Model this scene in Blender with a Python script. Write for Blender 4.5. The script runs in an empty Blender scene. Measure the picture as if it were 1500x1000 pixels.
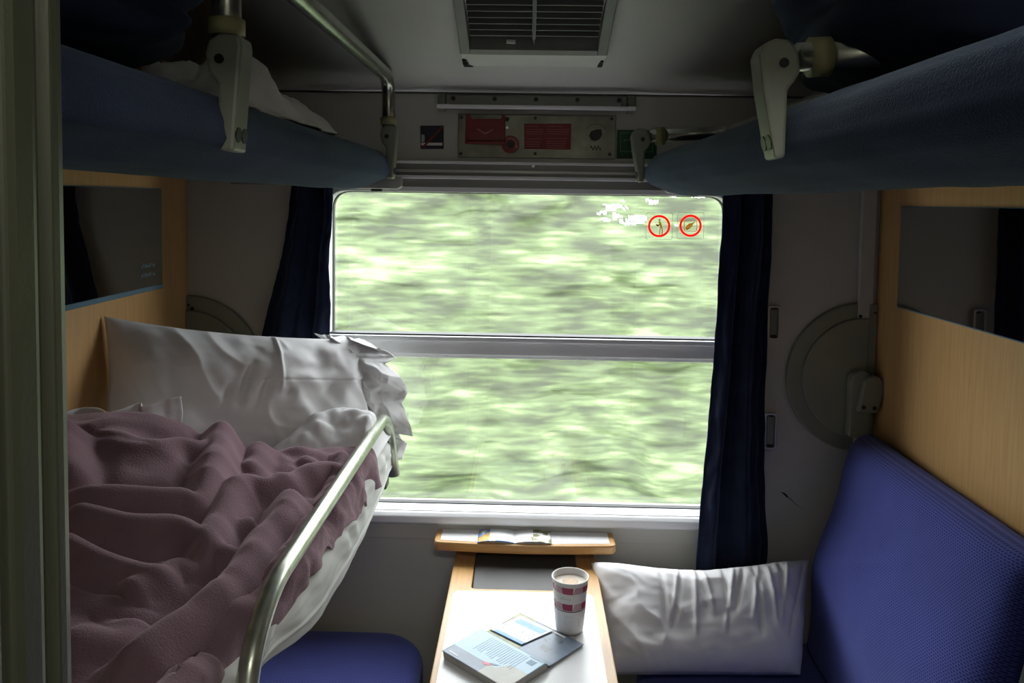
import bpy, bmesh, math, random
import numpy as np
from mathutils import Vector, Matrix, Euler

random.seed(7)
rng = np.random.default_rng(7)
scene = bpy.context.scene
COL = scene.collection

# ------------------------------------------------------------------ camera
E = 1.68                       # eye height above the compartment floor
F_PX, CX, CY = 1150.0, 750.0, 360.0
YAW, PITCH, ROLL = math.atan(22 / F_PX), math.atan(65 / F_PX), 0.015
CAM_R = (Matrix.Rotation(YAW, 3, 'Z') @ Matrix.Rotation(math.pi / 2 - PITCH, 3, 'X') @ Matrix.Rotation(ROLL, 3, 'Z'))
CAM_P = Vector((0, 0, E))
cam_d = bpy.data.cameras.new('camera')
cam = bpy.data.objects.new('camera', cam_d)
COL.objects.link(cam)
cam.matrix_world = Matrix.Translation(CAM_P) @ CAM_R.to_4x4()
cam_d.sensor_fit = 'HORIZONTAL'
cam_d.sensor_width = 36.0
cam_d.lens = F_PX / 1500 * 36
cam_d.shift_x = (750 - CX) / 1500
cam_d.shift_y = (CY - 500) / 1500
cam_d.clip_start = 0.02
cam_d.clip_end = 200
scene.camera = cam

# ------------------------------------------------------------------ sky, exposure
SKY = 2.7
world = bpy.data.worlds.new('overcast_sky')
scene.world = world
world.use_nodes = True
wn = world.node_tree.nodes
bgn = wn['Background']
bgn.inputs[0].default_value = (0.93, 0.97, 1.0, 1)
bgn.inputs[1].default_value = SKY
vs = scene.view_settings
vs.view_transform = 'Standard'
vs.look = 'None'
vs.gamma = 1.0
vs.use_curve_mapping = False
vs.exposure = 1.85

# portal: guides sky sampling through the window, gives no light of its own
pl = bpy.data.lights.new('window_portal', 'AREA')
pl.shape = 'RECTANGLE'; pl.size = 1.1; pl.size_y = 0.92
pl.cycles.is_portal = True
po = bpy.data.objects.new('window_portal', pl)
COL.objects.link(po)
po.location = (0.005, 2.215, E - 0.41)
po.rotation_euler = (-math.pi / 2, 0, 0)

# ------------------------------------------------------------------ pixel -> place
def ray(px, py):
    return CAM_R @ Vector(((px - CX) / F_PX, -(py - CY) / F_PX, -1.0))
def onY(px, py, Y):
    d = ray(px, py); return CAM_P + d * (Y / d.y)
def onX(px, py, X):
    d = ray(px, py); return CAM_P + d * (X / d.x)
def onZ(px, py, z):            # z relative to the eye
    d = ray(px, py); return CAM_P + d * (z / d.z)

# ------------------------------------------------------------------ noise
def _h(ix, iy, iz, seed):
    n = (ix.astype(np.int64) * 374761393 + iy.astype(np.int64) * 668265263 + iz.astype(np.int64) * 2147483647 + seed * 974711) & 0xffffffff
    n = ((n ^ (n >> 13)) * 1274126177) & 0xffffffff
    n = (n ^ (n >> 16)) & 0xffffffff
    return n / 4294967295.0
def vnoise(x, y, z=0.0, seed=1):
    x, y, z = np.broadcast_arrays(np.asarray(x, float), np.asarray(y, float), np.asarray(z, float))
    ix, iy, iz = np.floor(x), np.floor(y), np.floor(z)
    fx, fy, fz = x - ix, y - iy, z - iz
    fx, fy, fz = [t * t * t * (t * (t * 6 - 15) + 10) for t in (fx, fy, fz)]
    r = 0
    for dx in (0, 1):
        for dy in (0, 1):
            for dz in (0, 1):
                w = (fx if dx else 1 - fx) * (fy if dy else 1 - fy) * (fz if dz else 1 - fz)
                r = r + w * _h(ix + dx, iy + dy, iz + dz, seed)
    return r * 2 - 1
def fbm(x, y, z=0.0, seed=1, octv=3):
    s, a, t = 0, 1.0, 0
    for k in range(octv):
        s = s + a * vnoise(np.asarray(x) * 2 ** k, np.asarray(y) * 2 ** k, np.asarray(z) * 2 ** k, seed + k); t += a; a *= .5
    return s / t
def sstep(a, b, x):
    t = np.clip((np.asarray(x, float) - a) / (b - a), 0, 1); return t * t * (3 - 2 * t)

# ------------------------------------------------------------------ materials
MATS = {}
def pmat(name, col, rough=0.6, metal=0.0, var=0.08, scale=8.0, stretch=(1, 1, 1), bump=0.0, bscale=200.0,
         bstretch=(1, 1, 1), sheen=0.0, sheen_col=None, col2=None, spec=0.5, coat=0.0, trans=0.0):
    m = bpy.data.materials.new(name); m.use_nodes = True
    nt = m.node_tree; N = nt.nodes; L = nt.links
    b = N['Principled BSDF']
    b.inputs['Roughness'].default_value = rough
    b.inputs['Metallic'].default_value = metal
    b.inputs['Specular IOR Level'].default_value = spec
    b.inputs['Coat Weight'].default_value = coat
    if sheen:
        b.inputs['Sheen Weight'].default_value = sheen
        b.inputs['Sheen Roughness'].default_value = 0.45
        sc = sheen_col or col
        b.inputs['Sheen Tint'].default_value = (*sc, 1)
    tc = N.new('ShaderNodeTexCoord')
    mp = N.new('ShaderNodeMapping'); mp.inputs['Scale'].default_value = stretch
    L.new(tc.outputs['Object'], mp.inputs['Vector'])
    nz = N.new('ShaderNodeTexNoise'); nz.inputs['Scale'].default_value = scale; nz.inputs['Detail'].default_value = 4
    L.new(mp.outputs['Vector'], nz.inputs['Vector'])
    rp = N.new('ShaderNodeValToRGB')
    lo = col2 or tuple(max(0, c * (1 - var)) for c in col)
    hi = col if col2 else tuple(min(1, c * (1 + var)) for c in col)
    rp.color_ramp.elements[0].position = 0.3; rp.color_ramp.elements[1].position = 0.7
    rp.color_ramp.elements[0].color = (*lo, 1); rp.color_ramp.elements[1].color = (*hi, 1)
    L.new(nz.outputs['Fac'], rp.inputs['Fac'])
    L.new(rp.outputs['Color'], b.inputs['Base Color'])
    if bump:
        mp2 = N.new('ShaderNodeMapping'); mp2.inputs['Scale'].default_value = bstretch
        L.new(tc.outputs['Object'], mp2.inputs['Vector'])
        n2 = N.new('ShaderNodeTexNoise'); n2.inputs['Scale'].default_value = bscale; n2.inputs['Detail'].default_value = 2
        L.new(mp2.outputs['Vector'], n2.inputs['Vector'])
        bp = N.new('ShaderNodeBump'); bp.inputs['Strength'].default_value = bump; bp.inputs['Distance'].default_value = 0.002
        L.new(n2.outputs['Fac'], bp.inputs['Height']); L.new(bp.outputs['Normal'], b.inputs['Normal'])
    MATS[name] = m
    return m

pmat('grey_wall', (0.52, 0.51, 0.465), 0.55, var=.05, scale=3, bump=.25, bscale=420)
pmat('grey_ceiling', (0.62, 0.61, 0.56), 0.6, var=.05, scale=3, bump=.3, bscale=420)
pmat('beech_laminate', (0.60, 0.36, 0.145), 0.42, scale=9, stretch=(14, 14, .7), col2=(0.52, 0.295, 0.11))
pmat('beech_edge', (0.62, 0.36, 0.13), 0.35, scale=9, stretch=(14, 1, 14), col2=(0.52, 0.28, 0.095))
pmat('beech_rim', (0.62, 0.36, 0.13), 0.35, scale=9, stretch=(1, 14, 14), col2=(0.52, 0.28, 0.095))
pmat('floor_lino', (0.42, 0.42, 0.41), 0.5, var=.15, scale=60)
pmat('jamb_paint', (0.047, 0.051, 0.032), 0.38, var=.06, scale=5, bump=.1, bscale=300)
pmat('jamb_rubber', (0.05, 0.052, 0.04), 0.6)
pmat('aluminium', (0.72, 0.72, 0.73), 0.32, 1.0, var=.04, scale=4, stretch=(.3, 8, 8))
pmat('aluminium_dull', (0.55, 0.55, 0.55), 0.45, .85, var=.04, scale=4, stretch=(.3, 8, 8))
pmat('white_frame', (0.86, 0.86, 0.88), 0.35, var=.03)
pmat('header_grey', (0.23, 0.23, 0.225), 0.4, .3, var=.05, scale=4)
pmat('dark_rubber', (0.02, 0.02, 0.02), 0.6)
pmat('bracket_paint', (0.235, 0.25, 0.20), 0.4, var=.06, scale=14)
pmat('bolt_dark', (0.03, 0.03, 0.028), 0.4, .6)
pmat('rail_metal', (0.50, 0.52, 0.46), 0.27, .9, var=.12, scale=25)
pmat('rail_worn', (0.44, 0.47, 0.385), 0.3, .75, var=.2, scale=40)
pmat('collar_yellow', (0.33, 0.31, 0.15), 0.5)
pmat('velour_blue', (0.030, 0.040, 0.082), 0.95, var=.3, scale=5, bump=.5, bscale=500, sheen=.38, sheen_col=(.50, .64, .76), spec=.1)
MATS['velour_blue'].node_tree.nodes['Principled BSDF'].inputs['Sheen Roughness'].default_value = .28
pmat('dark_blanket', (0.018, 0.023, 0.046), 0.9, var=.3, scale=6, bump=.5, bscale=300, sheen=.15, sheen_col=(.4, .5, .7), spec=.1)
pmat('white_cotton', (0.80, 0.79, 0.80), 0.8, var=.03, scale=6, bump=.12, bscale=500, spec=.15)
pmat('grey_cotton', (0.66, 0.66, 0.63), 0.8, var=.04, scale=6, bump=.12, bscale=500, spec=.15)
pmat('mauve_fleece', (0.215, 0.135, 0.158), 0.95, var=.14, scale=14, bump=.7, bscale=330, sheen=.5, sheen_col=(.85, .65, .72), spec=.05)
pmat('curtain_navy', (0.022, 0.030, 0.066), 0.85, var=.25, scale=16, bump=.25, bscale=350, sheen=.35, sheen_col=(.45, .55, .85), spec=.15)
pmat('mirror_glass', (0.62, 0.63, 0.61), 0.02, 1.0, var=.01)
pmat('mirror_edge', (0.20, 0.33, 0.42), 0.15, 0.3)
pmat('vent_paint', (0.74, 0.74, 0.69), 0.4, var=.05)
pmat('vent_paint_shaded', (0.17, 0.17, 0.165), 0.5, .2, var=.1, scale=20)  # darker copy of the vent paint; the frame's shade is put into the colour
pmat('vent_dark', (0.004, 0.004, 0.004), 0.8)
pmat('vent_slat', (0.10, 0.10, 0.098), 0.5, .3)
pmat('chip_black', (0.012, 0.011, 0.010), 0.7)
pmat('steel_plate', (0.20, 0.20, 0.16), 0.36, .7, var=.3, scale=14)
pmat('red_plastic', (0.20, 0.012, 0.014), 0.4, var=.05)
pmat('red_sign', (0.21, 0.014, 0.016), 0.5, var=.05)
pmat('sign_print', (0.36, 0.16, 0.15), 0.6)
pmat('white_print', (0.75, 0.75, 0.73), 0.6)
pmat('navy_sign', (0.012, 0.013, 0.028), 0.5)
pmat('green_sign', (0.006, 0.060, 0.022), 0.5)
pmat('pale_green_print', (0.16, 0.26, 0.18), 0.6)
pmat('table_white', (0.82, 0.82, 0.82), 0.28, var=.01)
pmat('bin_grey', (0.055, 0.052, 0.05), 0.5, var=.1)
pmat('cup_white', (0.80, 0.78, 0.77), 0.45, var=.01)
pmat('cup_maroon', (0.34, 0.03, 0.085), 0.5)
pmat('cup_grey', (0.42, 0.40, 0.40), 0.5)
pmat('coffee_foam', (0.80, 0.66, 0.50), 0.7, scale=30, col2=(0.55, 0.32, 0.17))
pmat('coffee_milk', (0.82, 0.74, 0.64), 0.7, var=.05)
pmat('paper_white', (0.82, 0.82, 0.82), 0.6, var=.02)
pmat('page_edges', (0.42, 0.41, 0.39), 0.8, scale=300, stretch=(.1, .1, 6), var=.25)
pmat('print_sky', (0.40, 0.58, 0.70), 0.4, var=.05)
pmat('print_line', (0.27, 0.42, 0.55), 0.4)
pmat('print_slate', (0.20, 0.255, 0.34), 0.4, var=.12, scale=30)
pmat('print_sand', (0.42, 0.415, 0.37), 0.4, var=.1, scale=30)
pmat('print_olive', (0.25, 0.26, 0.13), 0.4, var=.5, scale=45)
pmat('print_hill', (0.17, 0.20, 0.24), 0.4, var=.5, scale=40)
pmat('print_pink', (0.65, 0.06, 0.14), 0.4)
pmat('print_blue', (0.13, 0.32, 0.75), 0.4, var=.15, scale=50)
pmat('print_gold', (0.62, 0.40, 0.12), 0.4, var=.3, scale=60)
pmat('sticker_red', (0.9, 0.04, 0.03), 0.5)
pmat('sticker_brown', (0.42, 0.25, 0.08), 0.5)
for _n, _f in (('sticker_red', .85), ('sticker_brown', .85), ('curtain_navy', .35)):      # thin film and cloth let daylight through
    _m = MATS[_n]; _N = _m.node_tree.nodes; _L = _m.node_tree.links
    _t = _N.new('ShaderNodeBsdfTranslucent'); _x = _N.new('ShaderNodeMixShader'); _x.inputs[0].default_value = _f
    _L.new(_N['Color Ramp'].outputs['Color'], _t.inputs[0]); _L.new(_N['Principled BSDF'].outputs[0], _x.inputs[1])
    _L.new(_t.outputs[0], _x.inputs[2]); _L.new(_x.outputs[0], _N['Material Output'].inputs[0])
pmat('dark_green_vinyl', (0.018, 0.026, 0.024), 0.7, var=.2)
pmat('fill_lamp_housing', (0.5, 0.5, 0.48), 0.5)

def seat_material(name, c_hi, c_lo, sx):
    m = bpy.data.materials.new(name); m.use_nodes = True
    nt = m.node_tree; N = nt.nodes; L = nt.links; b = N['Principled BSDF']
    b.inputs['Roughness'].default_value = .9; b.inputs['Specular IOR Level'].default_value = .12
    b.inputs['Sheen Weight'].default_value = .35; b.inputs['Sheen Tint'].default_value = (.5, .55, .95, 1)
    uv = N.new('ShaderNodeTexCoord')
    mp = N.new('ShaderNodeMapping'); mp.inputs['Scale'].default_value = (sx, sx, sx)
    L.new(uv.outputs['UV'], mp.inputs['Vector'])
    br = N.new('ShaderNodeTexBrick'); br.offset = .5; br.inputs['Scale'].default_value = 1
    br.inputs['Brick Width'].default_value = 1.0; br.inputs['Row Height'].default_value = .62
    br.inputs['Mortar Size'].default_value = .22; br.inputs['Mortar Smooth'].default_value = .8
    br.inputs['Color1'].default_value = (*c_lo, 1); br.inputs['Color2'].default_value = (*c_lo, 1)
    br.inputs['Mortar'].default_value = (*c_hi, 1)
    L.new(mp.outputs['Vector'], br.inputs['Vector'])
    nz = N.new('ShaderNodeTexNoise'); nz.inputs['Scale'].default_value = 6; nz.inputs['Detail'].default_value = 4
    L.new(uv.outputs['Object'], nz.inputs['Vector'])
    mr = N.new('ShaderNodeMapRange'); mr.inputs['To Min'].default_value = .82; mr.inputs['To Max'].default_value = 1.18
    L.new(nz.outputs['Fac'], mr.inputs['Value'])
    mx = N.new('ShaderNodeVectorMath'); mx.operation = 'SCALE'
    L.new(br.outputs['Color'], mx.inputs[0]); L.new(mr.outputs['Result'], mx.inputs['Scale'])
    L.new(mx.outputs['Vector'], b.inputs['Base Color'])
    bp = N.new('ShaderNodeBump'); bp.inputs['Strength'].default_value = .5; bp.inputs['Distance'].default_value = .0012
    L.new(br.outputs['Fac'], bp.inputs['Height']); L.new(bp.outputs['Normal'], b.inputs['Normal'])
    MATS[name] = m
seat_material('seat_knit', (0.090, 0.106, 0.37), (0.028, 0.035, 0.17), 130)

def glass_material():
    m = bpy.data.materials.new('window_glass'); m.use_nodes = True
    nt = m.node_tree; N = nt.nodes; L = nt.links
    N.remove(N['Principled BSDF']); out = N['Material Output']
    tr = N.new('ShaderNodeBsdfTransparent'); tr.inputs[0].default_value = (.985, .99, .985, 1)
    gl = N.new('ShaderNodeBsdfGlossy'); gl.inputs['Roughness'].default_value = 0.0
    lw = N.new('ShaderNodeLayerWeight'); lw.inputs[0].default_value = .5
    pw = N.new('ShaderNodeMath'); pw.operation = 'POWER'; pw.inputs[1].default_value = 5
    ma = N.new('ShaderNodeMath'); ma.operation = 'MULTIPLY_ADD'; ma.inputs[1].default_value = .94; ma.inputs[2].default_value = .05
    mx = N.new('ShaderNodeMixShader')
    L.new(lw.outputs['Facing'], pw.inputs[0]); L.new(pw.outputs[0], ma.inputs[0]); L.new(ma.outputs[0], mx.inputs[0])
    L.new(tr.outputs[0], mx.inputs[1]); L.new(gl.outputs[0], mx.inputs[2]); L.new(mx.outputs[0], out.inputs[0])
    MATS['window_glass'] = m
glass_material()

def foliage_material():
    m = bpy.data.materials.new('hedge_leaf'); m.use_nodes = True
    nt = m.node_tree; N = nt.nodes; L = nt.links; b = N['Principled BSDF']; out = N['Material Output']
    b.inputs['Roughness'].default_value = .6
    tc = N.new('ShaderNodeTexCoord')
    def nz(scale, stretch, det):
        mp = N.new('ShaderNodeMapping'); mp.inputs['Scale'].default_value = stretch
        L.new(tc.outputs['Object'], mp.inputs['Vector'])
        n = N.new('ShaderNodeTexNoise'); n.inputs['Scale'].default_value = scale; n.inputs['Detail'].default_value = det
        L.new(mp.outputs['Vector'], n.inputs['Vector']); return n
    a = nz(1.0, (1.9, 1.2, 4.2), 4); c = nz(1.0, (3.2, 8, 26), 3)
    mx = N.new('ShaderNodeMix'); mx.data_type = 'FLOAT'; mx.inputs[0].default_value = .5
    L.new(a.outputs['Fac'], mx.inputs[2]); L.new(c.outputs['Fac'], mx.inputs[3])
    rp = N.new('ShaderNodeValToRGB')
    e = rp.color_ramp.elements
    e[0].position = .40; e[0].color = (.036, .045, .022, 1)
    e[1].position = .63; e[1].color = (.20, .245, .125, 1)
    e2 = e.new(.47); e2.color = (.060, .080, .034, 1)
    e3 = e.new(.55); e3.color = (.098, .132, .057, 1)
    L.new(mx.outputs[0], rp.inputs['Fac']); L.new(rp.outputs['Color'], b.inputs['Base Color'])
    tl = N.new('ShaderNodeBsdfTranslucent'); L.new(rp.outputs['Color'], tl.inputs[0])
    ms = N.new('ShaderNodeMixShader'); ms.inputs[0].default_value = .25
    L.new(b.outputs[0], ms.inputs[1]); L.new(tl.outputs[0], ms.inputs[2]); L.new(ms.outputs[0], out.inputs[0])
    MATS['hedge_leaf'] = m
foliage_material()

# ------------------------------------------------------------------ object helpers
WORIG = {}
def tag(o, label=None, cat=None, group=None, kind=None):
    if label: o['label'] = label
    if cat: o['category'] = cat
    if group: o['group'] = group
    if kind: o['kind'] = kind
    return o
def thing(name, loc, label=None, cat=None, group=None, kind=None):
    o = bpy.data.objects.new(name, None); COL.objects.link(o)
    o.empty_display_size = .05
    o.location = loc; WORIG[o.name] = Vector(loc)
    return tag(o, label, cat, group, kind)
def mk(name, verts, faces, mat, parent=None, smooth=False, mats=None, midx=None, uvs=None):
    """one mesh object from world-space vertices"""
    v = np.asarray(verts, float)
    if parent is None:
        lo, hi = v.min(0), v.max(0)
        org = Vector(((lo[0] + hi[0]) / 2, (lo[1] + hi[1]) / 2, lo[2]))
    else:
        org = WORIG[parent.name]
    me = bpy.data.meshes.new(name)
    me.from_pydata([tuple(p) for p in (v - np.array(org))], [], [tuple(int(i) for i in f) for f in faces])
    if mats:
        for m in mats: me.materials.append(MATS[m])
        me.polygons.foreach_set('material_index', np.asarray(midx, np.int32))
    else:
        me.materials.append(MATS[mat])
    if uvs is not None:
        ul = me.uv_layers.new(name='UVMap')
        li = np.empty(len(me.loops), np.int32); me.loops.foreach_get('vertex_index', li)
        ul.data.foreach_set('uv', np.asarray(uvs, float)[li].ravel())
    if smooth:
        me.polygons.foreach_set('use_smooth', [True] * len(me.polygons))
    me.update()
    o = bpy.data.objects.new(name, me); COL.objects.link(o)
    if parent is None:
        o.location = org
    else:
        o.parent = parent
    WORIG[o.name] = org
    return o
def fix(o):
    bm = bmesh.new(); bm.from_mesh(o.data); bmesh.ops.recalc_face_normals(bm, faces=bm.faces); bm.to_mesh(o.data); bm.free(); return o
def bevel(o, w, seg=2, ang=35):
    md = o.modifiers.new('bevel', 'BEVEL'); md.width = w; md.segments = seg; md.limit_method = 'ANGLE'; md.angle_limit = math.radians(ang)
    return o
def box(name, x0, x1, y0, y1, z0, z1, mat, parent=None, bev=0.0, seg=2):
    """z given relative to the eye"""
    v = [(x, y, E + z) for x in (x0, x1) for y in (y0, y1) for z in (z0, z1)]
    f = [(0, 1, 3, 2), (4, 6, 7, 5), (0, 4, 5, 1), (2, 3, 7, 6), (0, 2, 6, 4), (1, 5, 7, 3)]
    o = fix(mk(name, v, f, mat, parent))
    if bev: bevel(o, bev, seg)
    return o
def prism(name, pts, off, mat, parent=None, bev=0.0, smooth=False):
    """polygon of world points extruded by the vector off"""
    n = len(pts); off = Vector(off)
    v = [Vector(p) for p in pts] + [Vector(p) + off for p in pts]
    f = [tuple(range(n)), tuple(range(2 * n - 1, n - 1, -1))] + [(i, (i + 1) % n, n + (i + 1) % n, n + i) for i in range(n)]
    o = fix(mk(name, v, f, mat, parent))
    if bev: bevel(o, bev)
    return o
def rounded(pts, r, n=5):
    """round the corners of an open or closed 3-D polyline of Vectors (closed)"""
    out = []
    m = len(pts)
    for i in range(m):
        p, a, b = Vector(pts[i]), Vector(pts[i - 1]), Vector(pts[(i + 1) % m])
        da, db = (a - p), (b - p)
        rr = min(r, da.length * .49, db.length * .49)
        s, e = p + da.normalized() * rr, p + db.normalized() * rr
        for k in range(n + 1):
            t = k / n
            out.append(s * (1 - t) ** 2 + p * 2 * t * (1 - t) + e * t * t)
    return out
def round_path(pts, r, n=8):
    pts = [Vector(p) for p in pts]
    out = [pts[0]]
    for i in range(1, len(pts) - 1):
        p, a, b = pts[i], pts[i - 1], pts[i + 1]
        da, db = a - p, b - p
        rr = min(r, da.length * .49, db.length * .49)
        s, e = p + da.normalized() * rr, p + db.normalized() * rr
        for k in range(n + 1):
            t = k / n
            out.append(s * (1 - t) ** 2 + p * 2 * t * (1 - t) + e * t * t)
    return out + [pts[-1]]
def tube(name, path, r, mat, parent=None, seg=16):
    path = [Vector(p) for p in path]
    verts, faces = [], []
    t0 = (path[1] - path[0]).normalized()
    up = Vector((0, 0, 1)) if abs(t0.z) < .9 else Vector((1, 0, 0))
    nrm = (up - t0 * up.dot(t0)).normalized()
    for i, p in enumerate(path):
        t = ((path[min(i + 1, len(path) - 1)] - path[max(i - 1, 0)])).normalized()
        nrm = (nrm - t * nrm.dot(t)).normalized(); bn = t.cross(nrm)
        for k in range(seg):
            a = 2 * math.pi * k / seg
            verts.append(p + (nrm * math.cos(a) + bn * math.sin(a)) * r)
    for i in range(len(path) - 1):
        for k in range(seg):
            faces.append((i * seg + k, i * seg + (k + 1) % seg, (i + 1) * seg + (k + 1) % seg, (i + 1) * seg + k))
    faces.append(tuple(range(seg))[::-1]); faces.append(tuple(range((len(path) - 1) * seg, len(path) * seg)))
    return fix(mk(name, verts, faces, mat, parent, smooth=True))
def disc(name, c, r, axis, depth, mat, parent=None, seg=24, bev=0.0):
    c = Vector(c); axis = Vector(axis).normalized()
    u = axis.orthogonal().normalized(); w = axis.cross(u)
    pts = [c + (u * math.cos(2 * math.pi * k / seg) + w * math.sin(2 * math.pi * k / seg)) * r for k in range(seg)]
    return prism(name, pts, axis * depth, mat, parent, bev)
def gridfaces(nu, nv, wrap_v=False):
    f = []
    for i in range(nu - 1):
        for j in range(nv - 1 + (1 if wrap_v else 0)):
            j2 = (j + 1) % nv
            f.append((i * nv + j, (i + 1) * nv + j, (i + 1) * nv + j2, i * nv + j2))
    return f
def grid(name, P, mat, parent=None, thick=0.0, uvs=None, off=-1.0):
    """P: array nu x nv x 3 of world points"""
    nu, nv = P.shape[:2]
    o = mk(name, P.reshape(-1, 3), gridfaces(nu, nv), mat, parent, smooth=True, uvs=uvs)
    if thick:
        md = o.modifiers.new('thickness', 'SOLIDIFY'); md.thickness = thick; md.offset = off
    return o
def text(name, body, size, loc, right, up, mat, parent=None, depth=.0003):
    """flat lettering placed with its reading direction along right"""
    cu = bpy.data.curves.new(name, 'FONT'); cu.body = body; cu.size = size; cu.extrude = depth; cu.resolution_u = 3
    tmp = bpy.data.objects.new('tmp_text', cu); COL.objects.link(tmp)
    bpy.context.view_layer.update()
    me = bpy.data.meshes.new_from_object(tmp.evaluated_get(bpy.context.evaluated_depsgraph_get()))
    right = Vector(right).normalized(); up = Vector(up).normalized(); nn = right.cross(up); loc = Vector(loc)
    v = [loc + right * a.co.x + up * a.co.y + nn * a.co.z for a in me.vertices]
    f = [tuple(p.vertices) for p in me.polygons]
    bpy.data.objects.remove(tmp); bpy.data.curves.remove(cu); bpy.data.meshes.remove(me)
    return mk(name, v, f, mat, parent)
def W(x, y, z): return Vector((x, y, E + z))

# ------------------------------------------------------------------ the room
YB, XL, XR, YD = 2.12, -0.925, 0.942, 0.30
def struct(o): return tag(o, kind='structure')
struct(box('floor', -1.6, 1.6, -0.8, YB + .08, -E - .05, -E, 'floor_lino'))
struct(box('wall_left', XL - .03, XL, YD, YB, -E, .62, 'beech_laminate'))
struct(box('wall_right', XR, XR + .03, YD, YB, -E, .62, 'beech_laminate'))

# window opening from the photograph
wx0, wx1 = onY(474, 420, YB).x, onY(1072, 420, YB).x
wz0, wz1 = onY(772, 751, YB).z - E, onY(772, 278, YB).z - E
def rrect(x0, x1, z0, z1, r, y, n=6):
    return rounded([W(x0, y, z0), W(x1, y, z0), W(x1, y, z1), W(x0, y, z1)], r, n)
def ring_plate(name, outer, inner, dy, mat, parent=None, bev=0.0):
    """plate with a hole: outer and inner are equal-length closed loops in one XZ plane"""
    n = len(outer); off = Vector((0, dy, 0))
    v = list(outer) + list(inner) + [p + off for p in outer] + [p + off for p in inner]
    f = []
    for i in range(n):
        j = (i + 1) % n
        f += [(i, j, n + j, n + i), (2 * n + i, 3 * n + i, 3 * n + j, 2 * n + j),
              (i, 2 * n + i, 2 * n + j, j), (n + i, n + j, 3 * n + j, 3 * n + i)]
    o = fix(mk(name, v, f, mat, parent))
    if bev: bevel(o, bev)
    return o
ZC = onY(772, 137, YB).z - E       # where ceiling meets the window wall
wall_back = struct(ring_plate('wall_back', rrect(XL, XR, -E, ZC + .2, .001, YB), rrect(wx0, wx1, wz0, wz1, .055, YB), .09, 'grey_wall'))
# front wall with the door opening, corridor behind it
JX = onX(66, 500, -.19).x
struct(box('wall_front', -1.6, -0.25, YD - .06, YD, -E, .72, 'grey_wall'))
struct(box('wall_front', 0.50, 1.6, YD - .06, YD, -E, .72, 'grey_wall'))
struct(box('wall_front', -0.25, 0.50, YD - .06, YD, .42, .72, 'grey_wall'))
struct(box('wall_corridor', -1.6, 1.6, -.86, -.80, -E, .72, 'grey_wall'))
struct(box('wall_corridor', -1.66, -1.6, -.86, YD, -E, .72, 'grey_wall'))
struct(box('wall_corridor', 1.6, 1.66, -.86, YD, -E, .72, 'grey_wall'))
struct(box('ceiling_corridor', -1.66, 1.66, -.86, YD, .72, .77, 'grey_ceiling'))

# compartment ceiling: curves down to the window wall
cy = [2.12, 2.06, 1.95, 1.8, 1.6, 1.4, 1.2, 1.0, .8, .6, .24]
czs = [ZC, ZC + .012, ZC + .037, ZC + .07, ZC + .113, ZC + .152, ZC + .187, ZC + .215, ZC + .235, ZC + .25, ZC + .26]
P = np.zeros((2, len(cy), 3))
for i, x in enumerate((XL - .03, XR + .03)):
    for j in range(len(cy)): P[i, j] = (x, cy[j], E + czs[j])
struct(grid('ceiling', P, 'grey_ceiling', None, .03, off=-1.0))
def ceil_z(y): return float(np.interp(y, cy[::-1], czs[::-1]))

# door jamb seen at the edge of the doorway: a stepped metal profile
prof = [(-.30, .335), (-.207, .335), (-.1975, .331), (-.194, .322), (-.194, .317), (-.1985, .315), (-.1985, .309), (-.1935, .3065),
        (-.1915, .301), (-.1915, .291), (-.1935, .287), (-.1975, .2855), (-.1975, .2815), (-.1925, .279), (-.190, .270), (-.190, .225), (-.196, .215), (-.30, .215)]
struct(prism('trim_1', [W(x, y, -E) for x, y in prof], (0, 0, E + .42), 'jamb_paint', None, .0012))
struct(box('trim_2', .44, .56, .215, .335, -E, .42, 'jamb_paint', None, .006))
struct(box('trim_3', onY(1257, 370, YB).x, onY(1280, 370, YB).x, YB - .014, YB, -1.2, ZC - .01, 'grey_wall', None, .004))
struct(box('trim_4', XL, XR, YB - .004, YB, ZC - .004, ZC + .004, 'bin_grey'))

# ------------------------------------------------------------------ window
win = thing('window_1', (0, YB, E + wz0), kind='structure')
ring_plate('window_frame', rrect(wx0 - .015, wx1 + .015, wz0 - .015, wz1 + .012, .065, YB - .006), rrect(wx0 + .014, wx1 - .014, wz0 + .004, wz1 - .010, .05, YB - .006), .05, 'white_frame', win, .003)
ring_plate('rubber_seal', rrect(wx0, wx1, wz0, wz1, .05, YB + .044), rrect(wx0 + .016, wx1 - .016, wz0 + .006, wz1 - .012, .048, YB + .044), .02, 'dark_rubber', win)
bz1, bz0 = onY(772, 495, YB).z - E, onY(772, 523, YB).z - E
box('mid_rail', wx0 + .01, wx1 - .01, YB + .008, YB + .07, bz0, bz1 - .012, 'white_frame', win, .004)
box('mid_rail_lip', wx0 + .01, wx1 - .01, YB - .002, YB + .06, bz1 - .0135, bz1, 'white_frame', win, .003)
box('lower_sash_edge', wx0 + .01, wx1 - .01, YB + .03, YB + .075, bz0 - .012, bz0 - .003, 'white_frame', win, .002)
box('seal_strip', wx0 + .01, wx1 - .01, YB + .012, YB + .05, bz1, bz1 + .004, 'dark_rubber', win)
box('upper_pane', wx0 + .008, wx1 - .008, YB + .048, YB + .053, bz1 - .01, wz1 - .004, 'window_glass', win)
box('lower_pane', wx0 + .008, wx1 - .008, YB + .060, YB + .065, wz0 + .002, bz0 + .01, 'window_glass', win)
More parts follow.
